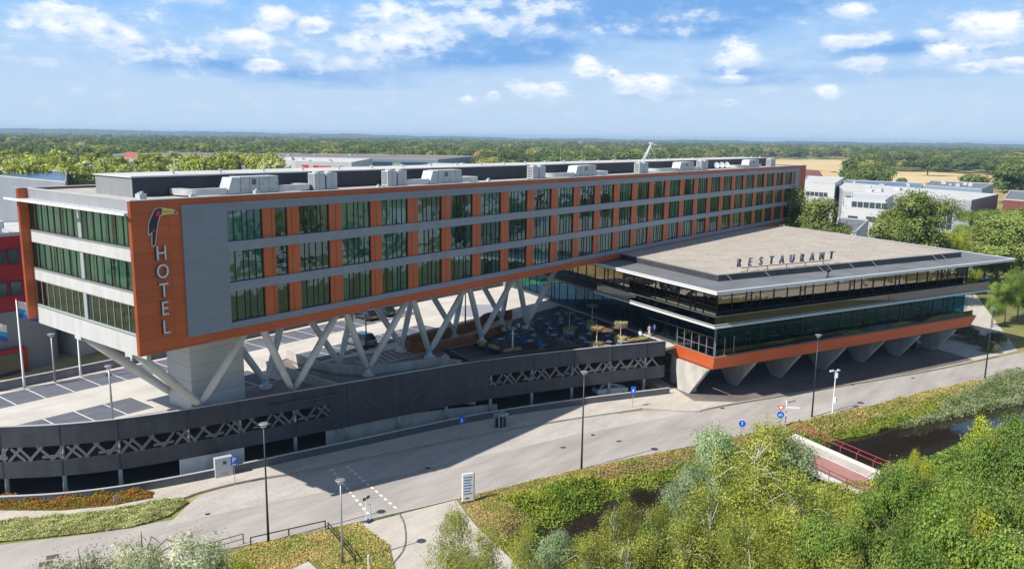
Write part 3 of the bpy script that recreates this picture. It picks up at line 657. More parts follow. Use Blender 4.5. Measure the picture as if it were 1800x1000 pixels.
flat('outline', [(205, 72), (230, 62), (262, 60), (340, 72), (372, 95), (368, 106), (340, 104), (262, 112), (248, 122), (236, 160), (224, 236), (214, 326), (200, 338), (188, 330), (186, 238), (172, 258), (162, 250), (164, 170), (180, 130)], -.10, LETTER)
flat('body', [(209, 77), (232, 66), (258, 65), (255, 108), (243, 118), (231, 158), (219, 232), (210, 320), (200, 330), (193, 324), (192, 226), (174, 247), (168, 240), (169, 174), (185, 132)], -.125, LOGOB)
flat('beak', [(264, 66), (338, 78), (358, 92), (345, 98), (262, 106)], -.14, YELLOW)
flat('beak_tip', [(342, 80), (366, 95), (362, 101), (342, 98), (350, 90)], -.15, LOGOB)
flat('beak_line', [(262, 86), (342, 89), (342, 91), (262, 89)], -.145, LOGOB)
flat('cheek', [(222, 84), (246, 80), (244, 108), (234, 124), (222, 128), (215, 112)], -.14, LOGOR)
flat('tail_patch', [(196, 212), (213, 208), (206, 232), (198, 238), (194, 226)], -.14, LOGOR)
# ------------------------------------------------------------------ roof machinery
def ahu(x, left, right, lab):
    t = thing('air_handler', lab, 'ventilation unit', (x, 3.6, 22.32), group='air handlers on the hotel roof')
    mb = MB(); mb.box(x, x+4.2, 2.9, 4.6, 22.42, 23.95); mb.build('casing', UNIT, t, bevel=.03)
    mb = MB(); mb.hexa([(x-1.3, 2.95, 22.45), (x-.0, 2.95, 22.45), (x, 4.5, 22.45), (x-1.3, 4.5, 22.45)], [(x-.75, 2.95, 23.9), (x, 2.95, 23.9), (x, 4.5, 23.9), (x-.75, 4.5, 23.9)]); mb.build('hood', UNIT, t)
    mb = MB(); mb.box(x+.06, x+.10, 2.88, 2.90, 22.5, 23.9)
    for k in range(4): mb.box(x+1.05*k+1.0, x+1.05*k+1.03, 2.885, 2.90, 22.5, 23.9)
    for k in range(8): mb.box(x+.5+.48*k, x+.58+.48*k, 2.86, 2.90, 22.7+.5*(k % 3), 22.78+.5*(k % 3))
    mb.box(x+1.25, x+1.7, 2.87, 2.90, 23.2, 23.7); mb.build('door_seams', UNITD, t)
    for nm, s, ln in (('duct', -1, left), ('duct', 1, right)):
        if ln <= 0: continue
        x0 = x-1.3 if s < 0 else x+4.2; mb = MB(); pts = [(x0, 3.5, 22.75), (x0+s*ln*.6, 3.4, 22.72), (x0+s*ln*.9, 3.6, 22.72), (x0+s*ln, 4.4, 22.72), (x0+s*ln, 5.9, 22.72)]
        P = spline([p[:2] for p in pts], 4)
        mb.wall(offset(P, -.45*s), 22.45, 23.0, .9*s) if s > 0 else mb.wall(offset(P, .45), 22.45, 23.0, -.9)
        mb.build('duct', DUCT, t)
    mb = MB(); mb.box(x-.2, x+4.4, 2.95, 3.1, 22.32, 22.42); mb.box(x-.2, x+4.4, 4.3, 4.45, 22.32, 22.42); mb.build('skid', GREYM, t)
    return t
ahu(11.8, 3.4, 4.0, 'boxy air handler with curved duct on the hotel roof nearest the bird emblem'); ahu(38.0, 4.2, 3.4, 'air handler with duct to both sides, second from the emblem end of the roof')
ahu(68.0, 5.2, 4.0, 'air handler with long flat duct near the middle of the hotel roof'); ahu(100.5, 7.0, 3, 'air handler with long duct beside the lattice mast on the hotel roof'); ahu(131, 5, 2, 'farthest air handler on the hotel roof behind the three white dishes')
def acpair(x, lab, n=2):
    t = thing('condenser_unit', lab, 'condenser', (x, 3.6, 22.32), group='condenser units on the hotel roof')
    for k in range(n):
        x0 = x+k*1.55; mb = MB(); mb.box(x0, x0+1.35, 3.0, 4.0, 22.42, 24.05); c = mb.build('cabinet', UNIT, t, bevel=.03)
        mb = MB(); mb.tube([(x0+.67, 3.5, 24.05), (x0+.67, 3.5, 24.22)], .42, 14); mb.build('fan_shroud', UNIT, c)
        mb = MB()
        for j in range(7): mb.box(x0-.012, x0, 3.1, 3.9, 22.6+j*.2, 22.72+j*.2)
        mb.box(x0+.66, x0+.68, 2.988, 3.0, 22.5, 24.0); mb.build('grille', UNITD, c)
    mb = MB(); mb.box(x-.1, x+1.6*n, 3.05, 3.15, 22.32, 22.42); mb.box(x-.1, x+1.6*n, 3.8, 3.9, 22.32, 22.42); mb.build('rail', GREYM, t)
acpair(20.3, 'pair of pale condensers beside the first roof air handler'); acpair(30.2, 'pair of pale condensers alone between two roof air handlers'); acpair(56.6, 'pale condenser pair midway along the hotel roof'); acpair(85.3, 'pale condenser pair past the middle of the hotel roof'); acpair(108, 'pale condenser pair just left of the three white dishes'); acpair(142, 'pale condenser pair at the far end of the hotel roof')
for i, x in enumerate((116.5, 118.8, 121.2)):
    t = thing('satellite_dish', ('leftmost', 'middle', 'rightmost')[i]+' of three white satellite dishes on the hotel roof', 'dish', (x, 4.2, 22.32), group='satellite dishes on the roof')
    mb = MB(); n = 16; c = Vector((x, 3.9, 23.1)); ax = Vector((-.45, -.8, .35)).normalized(); r = ax.cross(Vector((0, 0, 1))).normalized(); u = r.cross(ax)
    prof = [(0.0, 0), (.35, .04), (.6, .14)]
    ring = [[c+ax*d+(r*math.cos(2*math.pi*k/n)+u*math.sin(2*math.pi*k/n))*rr_ for k in range(n)] for rr_, d in prof[1:]]
    for k in range(n):
        k2 = (k+1) % n; mb.poly([c, ring[0][k], ring[0][k2]]); mb.poly([ring[0][k], ring[1][k], ring[1][k2], ring[0][k2]])
    mb.build('reflector', WHITE, t); mb = MB(); mb.tube([(x, 4.2, 22.32), (x, 4.2, 23.1), c], .05, 6); mb.bar(c, c+ax*.7, .04); mb.build('mount', GREYM, t)
for i, (px, py) in enumerate(((236, 330), (465, 250), (691, 258), (874, 245), (985, 252), (1080, 252), (1240, 256), (1318, 258))):
    q = Yp(px, 300, 12.9); x = min(q[0], 146); h = max(3.0, 25.6 if i == 0 else Yp(px, py, 12.9)[2]) - 22.32
    h = min(h, 5.6); mb = MB(); mb.tube([(x, 12.9, 22.32), (x, 12.9, 22.32+h)], [.05, .025], 6); mb.tube([(x, 12.9, 22.32), (x, 12.9, 22.45)], .25, 8)
    o = mb.build('lightning_rod', GREYM); tag(o, ('first', 'second', 'third', 'fourth', 'fifth', 'sixth', 'seventh', 'last')[i]+' thin lightning rod from the emblem end of the hotel roof', 'lightning rod', 'lightning rods on the hotel roof')
t = thing('lattice_mast', 'leaning white lattice mast rising behind the far part of the hotel roof', 'mast', (106, 14, 22.3))
mb = MB(); a = Vector((104, 13.6, 22.3)); b = Vector((108.6, 13.6, 27.2))
for dx, dy in ((0, 0), (.7, 0), (.35, .6)): mb.tube([a+Vector((dx, dy, 0)), b+Vector((dx*.3, dy*.3, 0))], .06, 6)
for k in range(9):
    f = k/9; g_ = (k+1)/9; p0 = a.lerp(b, f); p1 = a.lerp(b, g_)+Vector((.7*(1-g_)+.2*g_, 0, 0)); mb.bar(p0, p1, .05)
mb.build('pole', WHITE, t); mb = MB(); mb.bar((107.6, 13.6, 27.1), (110.2, 13.6, 26.7), .25, .2); mb.build('head', WHITE, t)
mb = MB(); mb.tube([(112, 13.6, 22.3), (108.4, 13.6, 26.2)], .05, 6); mb.tube([(110.5, 13.6, 22.3), (106.8, 13.6, 25)], .05, 6); mb.bar((106, 13.6, 23.8), (111, 13.6, 23.9), .06); mb.build('strut', WHITE, t)
for i, (x, y, s) in enumerate(((12.5, 1.6, .25), (2.4, 3.0, .3), (6.0, 1.4, .22), (45.5, 1.5, .25), (27.5, 1.6, .2), (9, 17, .35), (3.0, 4.6, .22))):
    mb = MB(); mb.box(x, x+s*2, y, y+s*1.6, 22.32, 22.32+s*1.7); mb.tube([(x+s, y+s*.8, 22.32+s*1.7), (x+s, y+s*.8, 22.32+s*2.3)], s*.5, 10)
    tag(mb.build('roof_vent', UNIT, bevel=.02), ('small pale vent on the roof edge beside the first air handler', 'small vent box on the roof corner above the bird emblem', 'tiny vent on the roof edge just right of the emblem', 'small vent on the roof edge past the second condenser pair', 'tiny vent on the roof edge under the first condenser pair', 'larger vent box behind the grey penthouse end', 'small vent at the foot of the grey penthouse end')[i], 'vent', 'small vents on the hotel roof')
# ================================================================== GARAGE
gar = thing('parking_garage', 'curved dark grey parking garage with lattice openings and a pale rooftop deck', 'parking garage', (0, 10, GZ))
def wall_part(name, m, pts, z0, z1, th, **k): mb = MB(); mb.wall(pts, z0, z1, th); return mb.build(name, m, gar, **k)
wall_part('parapet', GARAGE, GF, -.95, 1.05, .22)
wall_part('parapet_coping', mat('pale_cap', (.40, .40, .41), .5), offset(GF, -.03), 1.05, 1.10, .30)
wall_part('lower_band', GARAGE, GF, -3.95, -2.35, .22)
wall_part('low_wall', mat('low_wall_render', (.085, .088, .10), .7, var=.14, vscale=1, fine=.15, fscale=8), LW, GZ-.3, -5.1, .2)
wall_part('handrail', mat('pale_rail', (.5, .5, .5), .4), offset(LW, -.02), -5.1, -5.03, .24)
# lattice struts follow the curve
cum = [0.0]
for a, b in zip(GF[:-1], GF[1:]): cum.append(cum[-1]+math.hypot(b[0]-a[0], b[1]-a[1]))
def on_path(s, off=.1, P=GF):
    s = max(0, min(cum[-1]-1e-3, s)); i = max(j for j in range(len(cum)-1) if cum[j] <= s); t = (s-cum[i])/(cum[i+1]-cum[i]); a, b = Vector(P[i]), Vector(P[i+1]); p = a.lerp(b, t); d = (b-a).normalized()
    return (p.x-d.y*off, p.y+d.x*off), d
def s_of(x): return min(range(200), key=lambda k: abs(on_path(cum[-1]*k/200)[0][0]-x))*cum[-1]/200
lat = [MB(), MB()]; pat = [(0, .25, 0, 1), (.18, .42, 1, 0), (.36, .62, 0, 1), (.52, .80, 1, 0), (.60, .98, .22, .28), (.78, 1.0, 0, 1), (.05, .30, .9, 0)]
s0, s1 = 1.0, cum[-1]-.3; sA, sB = s_of(26.0), s_of(42.2); s = s0; rr = random.Random(4)
LZ0, LZ1 = -2.35, -.95
while s < s1:
    for (a, b, za, zb) in pat:
        ln = 4.8; q0 = s+a*ln; q1 = s+b*ln
        if sA < (q0+q1)/2 < sB or q1 > s1: continue
        (x0, y0), d = on_path(q0); (x1, y1), _ = on_path(q1)
        lat[0 if q0 < sA else 1].bar((x0, y0, LZ0+(LZ1-LZ0)*za), (x1, y1, LZ0+(LZ1-LZ0)*zb), .24, .15, up=(d.y, -d.x, 0))
    s += 4.8
for mb in lat: mb.build('lattice', GARAGE_L, gar)
blank = [p for p, c in zip(GF, cum) if sA-3 < c < sB+2]
mb = MB(); mb.wall(blank, LZ0, LZ1, .16); mb.build('blind_panel', GARAGE, gar)
bl_ = []; s = sA
while s < sB-2:
    mb = MB(); bl_.append(mb)
    for (a, b, za, zb) in pat:
        (x0, y0), d = on_path(s+a*3.6, -.025); (x1, y1), _ = on_path(s+b*3.6, -.025)
        mb.bar((x0, y0, LZ0+(LZ1-LZ0)*za), (x1, y1, LZ0+(LZ1-LZ0)*zb), .13, .05, up=(d.y, -d.x, 0))
    s += 4.8
for mb in bl_: mb.build('blind_lattice', mat('blind_strut', (.052, .056, .072), .5), gar)
for px in (0, 103, 205, 327, 421, 520, 611, 704, 787, 864, 937, 1007, 1071, 1133):
    q = Zp(px, 760 if px < 300 else 720, -1.0); sx = min(range(400), key=lambda k: abs((lambda p: (p[0]-CAM[0])*math.sin(math.atan2(q[1]-CAM[1], q[0]-CAM[0]))-(p[1]-CAM[1])*math.cos(math.atan2(q[1]-CAM[1], q[0]-CAM[0])))(on_path(cum[-1]*k/400)[0])))*cum[-1]/400
    (x, y), d = on_path(sx, .45); mb = MB(); mb.tube([(x, y, GZ), (x, y, -.5)], .2, 12); mb.build('column', COLT, gar, smooth=True)
    (x, y), d = on_path(sx, -.02); mb = MB(); mb.bar((x, y, .0-.95), (x, y, 1.04), .03, .02); mb.bar((x, y, -3.94), (x, y, -2.36), .03, .02); mb.build('panel_joint', BLACKM, gar)
# slabs, inner floor, back wall
back = [(-16.6, 33.4), (-4, 33.4), (6, 33.0), (19, 32.9), (34, 33.4), (50, 34.0), (68, 33.8), (88, 33.0)]
U = Vector((.918, -.397)); V_ = Vector((.397, .918)); O = Vector((65.2, -20.4))
def R(u, v): p = O+U*u+V_*v; return (p.x, p.y)
gin = offset(GF, .22)
RW1 = spline([(29.4, 21.0), (28.9, 17.2), (28.9, 12.6), (30.4, 8.8), (34.0, 6.4), (39.5, 4.4)], 5)   # curved ramp wall top
deck_poly = gin[:1] + [p for p in gin if p[0] < 24.5] + [(24.6, 4.9), (25.0, 19.6), (29.4, 21.0)] + RW1[1:] + [(39.6, 1.0), (41.5, -.7)] + [p for p in gin if p[0] > 42.5] + [R(1.5, 8), R(1.5, 60)] + back[::-1]
import mathutils.geometry as mg
def tess_prism(name, poly, z0, z1, m, parent):
    tri = mg.tessellate_polygon([[Vector((x, y, 0)) for x, y in poly]]); mb = MB(); n = len(poly)
    mb.v = [(x, y, z1) for x, y in poly] + [(x, y, z0) for x, y in poly]
    for t in tri:
        a, b, c = (poly[i] for i in t); up = (b[0]-a[0])*(c[1]-a[1])-(b[1]-a[1])*(c[0]-a[0]) > 0
        t = t if up else t[::-1]; mb.f.append(tuple(t)); mb.f.append(tuple(q+n for q in t[::-1]))
    for i in range(n): j = (i+1) % n; mb.f.append((i, j, j+n, i+n))
    mb.mi = [0]*len(mb.f); return mb.build(name, m, parent)
tess_prism('deck', deck_poly, -.35, 0, DECK, gar)
tess_prism('middle_slab', [p for p in offset(GF, .6) if p[0] > -13] + [(66, 5), (40, 20), (10, 30), (-10, 30)], -3.5, -3.2, CONC_D, gar)
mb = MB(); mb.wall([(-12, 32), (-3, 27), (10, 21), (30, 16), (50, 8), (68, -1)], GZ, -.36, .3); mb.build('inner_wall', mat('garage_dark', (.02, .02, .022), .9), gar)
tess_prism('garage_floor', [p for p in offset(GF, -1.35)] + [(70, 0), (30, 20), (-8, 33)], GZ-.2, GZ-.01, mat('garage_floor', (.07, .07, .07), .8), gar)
mb = MB(); mb.wall(back, -6, .95, .3); mb.build('rear_parapet', mat('rear_parapet_panel', (.16, .17, .20), .6, var=.15, vscale=1, streak=.1), gar)
mb = MB(); mb.wall(offset(back, -.03), .95, 1.02, .36); mb.build('rear_coping', KERBL, gar)
# ramp
mb = MB(); mb.wall(RW1, -4.5, 1.0, .28); mb.build('ramp_wall', CONC, gar)
mb = MB(); mb.wall([(24.6, 5.2), (24.8, 12), (25.0, 20.5)], -4.5, [1.0, 1.0, 1.0], .28); mb.build('ramp_wall', CONC, gar)
mb = MB(); mb.wall([(39.4, 4.4), (40.4, 1.9), (41.2, -.25)], -4.5, [1.0, .95, .9], .25); mb.build('ramp_wall', CONC, gar)
mb = MB(); mb.poly([(24.6, 5, -3.4), (30.5, 8.6, -3.4), (29.5, 21.3, -.02), (24.7, 20.6, -.02)]); mb.poly([(24.6, 5.0, -3.4), (30, 3.5, -3.4), (36, 1.7, -3.4), (41.2, 0, -3.4), (40, 5, -3.4), (30.5, 8.8, -3.4)]); mb.build('ramp', DECKP, gar)
# lower outside ramp wall and door block
rw = [on_path(s_of(x), .9)[0] for x in (23, 27, 31, 35, 39, 44)]
mb = MB(); mb.wall(rw, GZ, [-3.96, -3.96, -4.1, -4.4, -4.7, -5.05], .2); mb.build('ramp_side_wall', CONC, gar)
dr = [on_path(s_of(x), -.0)[0] for x in (8.2, 10.5, 12.6, 14.2)]
mb = MB(); mb.wall(dr, GZ, -3.97, .3); mb.build('stair_wall', HALLW, gar)
t = thing('access_door', 'pale door with a small green notice in the garage wall above the pavement', 'door', (10.4, 7.4, GZ))
(dx_, dy_), dd = on_path(s_of(10.9), -1.75)
def dbox(a0, a1, o0, o1, z0, z1, base=(dx_, dy_), d=None):
    d = d or dd; n = Vector((d.y, -d.x)); b = Vector(base); P = lambda a, o_: tuple(b+d*a+n*o_)
    mb = MB(); mb.prism([P(a0, o0), P(a1, o0), P(a1, o1), P(a0, o1)], z0, z1); return mb
dbox(0, 1.7, -.55, .05, GZ+.12, -3.9).build('leaf', HALLW, t); dbox(.75, 1.1, .05, .07, -4.6, -4.25).build('notice', mat('sign_green', (.02, .09, .06), .5), t); dbox(.5, 1.25, .05, .07, -5.7, -5.4).build('grille', FRAME_L, t)
# bays and markings on the deck
mb = MB(); wl = MB()
def bay_row(x0, n, dx, y0_, y1, zb=.006):
    yf = lambda x: max(y0_, float(np.interp(x, [p[0] for p in GF], [p[1] for p in GF]))+.5)
    for i in range(n):
        a = x0+i*dx; mb = MB(); mb.poly([(a+.06, yf(a+.06), zb), (a+dx-.06, yf(a+dx-.06), zb), (a+dx-.06, y1, zb), (a+.06, y1, zb)]); mb.build('parking_bay', BAY, gar)
    for i in range(n+1):
        a = x0+i*dx; y0 = yf(a); wl = MB(); wl.poly([(a-.06, y0, zb+.004), (a+.06, y0, zb+.004), (a+.06, y1, zb+.004), (a-.06, y1, zb+.004)]); wl.build('bay_line', PAINT, gar)
bay_row(-8.4, 12, 2.9, 26.9, 31.9); bay_row(-5.65, 5, 2.95, 15.6, 20.5); bay_row(27.5, 0, 2.9, 27, 32)
bay_row(27.8, 11, 2.9, 27.2, 32.4); bay_row(31.0, 8, 2.9, 16.6, 21.6); bay_row(17.5, 2, 2.8, 14.2, 20.0)
mb = MB(); mb.poly([(16.4, 9.9, .004), (16.6, 6.6, .004), (24.3, 4.4, .004), (24.4, 14.0, .004), (16.4, 14, .004)]); mb.poly([(29.6, 12.4, .004), (31.2, 9.0, .004), (35, 7.1, .004), (40, 5.2, .004), (47.5, 9.5, .004), (46, 13.2, .004), (33, 16, .004), (29.4, 16, .004)]); mb.build('brown_paving', DECKP, gar)
mb = MB()
for i in range(9): a = 33.5+i*.95; mb.poly([(a, 10.4, .010), (a+.12, 10.4, .010), (a+.9, 13.6, .010), (a+.78, 13.6, .010)])
mb.poly([(33, 10.25, .011), (43, 9.6, .011), (43, 9.75, .011), (33, 10.4, .011)]); mb.build('hatched_lines', PAINT, gar)
mb = MB()
for i in range(28): a0 = 2*math.pi*i/28; a1 = 2*math.pi*(i+1)/28; mb.poly([(67.5, 21.8, .014), (67.5+5.2*math.cos(a0), 21.8+4.2*math.sin(a0), .014), (67.5+5.2*math.cos(a1), 21.8+4.2*math.sin(a1), .014)])
mb.build('grey_island', mat('island_grey', (.27, .285, .33), .9, var=.05), gar)
for i, (px, py) in enumerate(((30, 678), (130, 656), (640, 548), (735, 528))):
    q = Zp(px, py, .3)
# ================================================================== RESTAURANT
res = thing('restaurant_building', 'two-storey glass restaurant with wide flat roof, orange base trim and slanted concrete fins', 'building', (O.x, O.y, GZ))
def RP(name, poly, z0, z1, m, parent=res, **k): mb = MB(); mb.prism([R(*p) for p in poly], z0, z1); return mb.build(name, m, parent, **k)
RZ = 9.80
RP('roof', [(-4.0, -4.1), (60.5, -2.0), (63.5, 50), (-4.9, 52)], RZ-.18, RZ+.02, ROOFM)
mb = MB()
edge = [R(-4.9, 52), R(-4.0, -4.1), R(60.5, -2.0), R(63.5, 50)]
mb.wall(offset(edge, -.12), RZ-.36, RZ-.05, .30); mb.build('fascia', mat('fascia_white', (.72, .74, .76), .35), res)
mb = MB(); mb.wall(offset(edge, -.26), RZ-.02, RZ+.06, .34); mb.build('gutter', WHITE, res)
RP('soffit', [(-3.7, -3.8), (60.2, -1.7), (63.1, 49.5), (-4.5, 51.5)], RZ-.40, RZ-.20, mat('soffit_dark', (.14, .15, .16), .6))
# raised gravel field with dark upstand
gp = [(1.2, 1.4), (53.8, 2.6), (57.5, 44), (1.2, 44)]
RP('upstand', gp, RZ+.02, 10.60, mat('upstand_bitumen', (.038, .042, .055), .7, var=.25, vscale=.5))
gi = [(1.65, 1.85), (53.3, 3.05), (57.0, 43.5), (1.7, 43.5)]
RP('gravel', gi, 10.60, 10.64, ROOFG)
mb = MB(); mb.wall([R(*gp[3]), R(*gp[0]), R(*gp[1]), R(*gp[2])], 10.60, 10.68, .55); mb.build('upstand_cap', mat('cap_grey', (.25, .24, .22), .8, var=.15, vscale=.6), res)
mb = MB()
for u in (2.6, 9.5, 20, 21.8, 26.5, 31.5, 46, 48.3): a = R(u, 1.4+(u-1.2)*.0228-.03); b = R(u+.2, 1.4+(u-1.2)*.0228-1.1); mb.bar((*a, 10.68), (*b, RZ+.06), .09, .05)
mb.build('cable_tray', GREYM, res)
# upper floor glass
def glazing(poly, z0, z1, name, m, step, trans, fm=FRAME, heavy=True):
    """glass wall along polyline of (u,v) with mullions and transoms"""
    P = [R(*p) for p in poly]; g = MB(); f = MB()
    for a, b in zip(P[:-1], P[1:]):
        A = Vector(a); B = Vector(b); d = (B-A); L0 = d.length; d.normalize(); n = Vector((d.y, -d.x))
        g.poly([(*A, z0), (*B, z0), (*B, z1), (*A, z1)])
        k = max(1, round(L0/step)); rr = random.Random(int(L0*10))
        for i in range(k+1):
            q = A+d*(L0*i/k); f.bar((*(q+n*.03), z0), (*(q+n*.03), z1), .07, .14, up=(n.x, n.y, 0))
            if heavy and i % 4 == 2 and i < k:
                q2 = q+d*.95
                f.bar((*(q2+n*.03), z0), (*(q2+n*.03), z1), .07, .14, up=(n.x, n.y, 0)); f.bar((*(q+n*.04), z0+2.45), (*(q2+n*.04), z0+2.45), .12, .10)
        for zt in trans: f.bar((*(A+n*.03), zt), (*(B+n*.03), zt), .06, .10)
        f.bar((*(A+n*.03), z0+.05), (*(B+n*.03), z0+.05), .10, .12)
    o = f.build(name+'_frame', fm, res); g.build(name, m, o); return o
glazing([(1.0, 52), (1.0, 1.1), (54.5, 1.7), (54.5, 30)], 5.12, RZ-.4, 'upper_glazing', GLASS_R, 2.6, (7.9,))
glazing([(1.1, 58), (1.1, 1.2), (54.3, 1.6), (54.3, 30)], .14, 4.6, 'lower_glazing', GLASS_L, 2.6, (3.1,))
RP('floor_slab', [(-2.2, -2.1), (57.5, -.6), (58.5, 6.0), (54.4, 7.0), (54.4, 50), (-2.2, 50)], 4.66, 5.02, mat('slab_dark', (.07, .085, .085), .6, var=.1))
mb = MB(); se = [R(-2.2, 24.5), R(-2.2, -2.1), R(57.5, -.6), R(58.5, 6.0)]
mb.wall(offset(se, -.10), 4.60, 4.74, .24); mb.wall(offset(se, -.02), 4.77, 4.88, .24); mb.wall(offset(se, .05), 4.91, 5.04, .24)
mb.build('slab_edge', mat('slab_edge_white', (.66, .68, .68), .4), res)
mb = MB(); mb.prism([R(-1.8, -1.7), R(.9, 1.0), R(.9, 24.5), R(-1.8, 24.5)], 5.02, 5.05); mb.build('walkway', mat('walkway_pale', (.50, .52, .50), .5), res)
# glass balustrade of the upper walkway
g = MB(); g.wall([R(-2.0, 24), R(-2.0, -1.9), R(57.2, -.45), R(58.2, 5.6)], 5.06, 6.05, .02); g.build('balustrade', GLASS_B, res)
g = MB(); g.wall([R(-2.05, 24), R(-2.05, -1.95), R(57.3, -.5), R(58.3, 5.6)], 6.05, 6.11, .06); g.build('balustrade_rail', GREYM, res)
# interior cores and floors so that glass has depth behind it
RP('core', [(7, 7), (50, 7), (50, 44), (7, 44)], .3, RZ-.4, mat('core_wall', (.13, .15, .16), .8, var=.3, vscale=.3))
RP('ground_slab', [(.05, .25), (57.0, 1.9), (57.3, 8), (52, 9), (52, 56), (.2, 56), (.2, 8.5)], -.15, .12, mat('slab_floor', (.07, .07, .075), .6, var=.1))
mb = MB()
for u in (4.5, 13, 21, 29, 37, 45):
    for v in (4.6,): p = R(u, v); mb.tube([(*p, .12), (*p, 9.4)], .24, 12)
mb.build('inner_column', mat('inner_column', (.24, .32, .30), .6), res)
# furniture glints inside
mb = MB(); rr = random.Random(9)
for i in range(46):
    u = rr.uniform(3, 48); p = R(u, rr.uniform(3.0, 5.6)); z = rr.choice([.15, 5.05]); mb.box(p[0]-.4, p[0]+.4, p[1]-.4, p[1]+.4, z+.68, z+.74); mb.tube([(*p, z), (*p, z+.68)], .05, 6)
mb.build('table_set', mat('table_white', (.55, .53, .48), .6), res)
# terrace floor screen: posts and top rail at slab edge
mb = MB(); 
for v in np.linspace(.25, 7.6, 6): p = R(.15, v); mb.bar((*p, .12), (*p, 2.6 if v > .3 else 4.64), .08)
for u in np.linspace(.3, 3.5, 3): p = R(u, .2); mb.bar((*p, .12), (*p, 2.6 if u > .4 else 4.64), .07)
mb.bar((*R(.15, .2), 2.6), (*R(.15, 14), 2.6), .08); mb.bar((*R(.15, .2), 1.25), (*R(.15, 7.6), 1.25), .05)
mb.build('wind_screen_frame', GREYM, res)
g = MB(); g.wall([R(.18, 7.5), R(.18, .25)], .2, 2.55, .02); g.build('wind_screen', GLASS_B, res)
g = MB(); g.wall([R(.3, .22), R(57, 1.55)], .15, 1.05, .02); g.build('balustrade', GLASS_B, res)
mb = MB(); mb.wall([R(0.0, 8.2), R(0.0, -.02), R(57.4, 1.4)], .12, .20, .14); mb.build('edge_rail', GREYM, res)
# orange trim: slanted fascia, deeper at the near corner
mb = MB(); A = [R(-.15, 8.3), R(-.15, -.2), R(28, .45), R(57.7, 1.3), R(58.3, 5.5)]; B = [R(.5, 8.4), R(.55, .75), R(28, 1.1), R(56.9, 1.7), R(57.2, 5.2)]
zt = [.10]*5; zb = [-1.72, -1.75, -1.70, -1.62, -1.5]
for i in range(4):
    mb.poly([(*B[i], zb[i]), (*B[i+1], zb[i+1]), (*A[i+1], zt[i+1]), (*A[i], zt[i])])
    mb.poly([(*A[i], zt[i]), (*A[i+1], zt[i+1]), (*R(*[(1.5, 8), (1.5, 2), (28, 2), (55, 3), (55, 5)][i+1]), zt[i+1]), (*R(*[(1.5, 8), (1.5, 2), (28, 2), (55, 3), (55, 5)][i]), zt[i])])
mb.poly([(*A[0], zt[0]), (*R(1.5, 8.4), .1), (*R(1.5, 8.4), -1.7), (*B[0], zb[0])])
mb.build('orange_trim', ORANGE_S, res)
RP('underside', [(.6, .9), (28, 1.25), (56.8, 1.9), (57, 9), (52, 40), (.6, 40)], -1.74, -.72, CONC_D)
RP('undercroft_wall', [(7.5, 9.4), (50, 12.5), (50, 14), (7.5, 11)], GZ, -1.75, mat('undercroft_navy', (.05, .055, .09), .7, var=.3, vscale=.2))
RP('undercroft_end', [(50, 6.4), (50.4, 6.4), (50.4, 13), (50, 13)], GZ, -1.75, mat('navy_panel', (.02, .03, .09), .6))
# concrete fins
tops = [(65.5, -19.8), (73.1, -23.3), (80.9, -26.6), (89.6, -29.9), (97.9, -33.2), (105.7, -36.6), (113.9, -40.1)]
for i, tp in enumerate(tops):
    d = Vector(tp)-O; u = d.dot(U); v = max(.9, d.dot(V_)); th = .55
    prof = [(v, -1.76), (v+3.25+.1, GZ+.1), (v+4.9, GZ+.1), (v+8.6, -1.76)] if i else [(v, -1.76), (v+3.3, GZ+.1), (v+5.6, GZ+.1), (v+6.4, -1.76)]
    mb = MB(); a = [(*R(u-th/2, pv_), pz) for pv_, pz in prof]; b = [(*R(u+th/2, pv_), pz) for pv_, pz in prof]
    mb.poly(a); mb.poly(b[::-1])
    for k in range(4): k2 = (k+1) % 4; mb.poly([a[k2], a[k], b[k], b[k2]])
    mb.build('concrete_fin', CONC, res)
# pale stair block beside the first fin
mb = MB(); mb.prism([R(.9, 4.4), R(1.25, 4.4), R(1.25, 9.5), R(.9, 9.5)], GZ+.1, -1.75); mb.build('stair_wall', CONC, res)
# roof letters
t = thing('restaurant_sign', 'row of raised slim letters spelling RESTAURANT on a rail above the gravel roof', 'sign', (75, -20, 10.64))
qa = Zp(1299, 471, 11.2); qb = Zp(1461, 457, 11.2); A = Vector(qa[:2]); B = Vector(qb[:2]); d = (B-A).normalized(); ang = math.atan2(d.y, d.x)
mb = MB(); mb.bar((*(A+d*.5), 11.17), (*(B-d*.1), 11.17), .07, .09)
for k in range(5): p = A+(B-A)*(.09+k*.205); mb.bar((*p, 10.64), (*p, 11.13), .07); 
mb.build('rail', BLACKM, t)
for i, ch in enumerate('RESTAURANT'):
    p = A+(B-A)*(i/9.0)
    Mx = Matrix.Translation((p.x, p.y, 11.82)) @ Matrix.Rotation(ang, 4, 'Z') @ RX
    text_obj('letter', ch, 1.62, .16, LETTER2, t, Mx @ Matrix.Translation((0, 0, .02)), .72, .12); text_obj('letter_side', ch, 1.62, .16, mat('letter_blue', (.025, .035, .10), .4), t, Mx @ Matrix.Translation((.05, -.02, -.16)), .74, .12)
mb = MB(); p = Zp(1455, 486, RZ+.1); 
mb.tube([(p[0], p[1], RZ+.05), (p[0], p[1], RZ+.8)], .09, 8); mb.tube([(p[0], p[1]-.2, RZ+.95), (p[0]+.15, p[1]+.2, RZ+.95)], .25, 12); mb.box(p[0]-.6, p[0]+.6, p[1]-.15, p[1]+.15, RZ+.02, RZ+.1)
tag(mb.build('floodlight', BLACKM), 'dark floodlight on a short stand at the restaurant roof edge below the letters', 'floodlight')
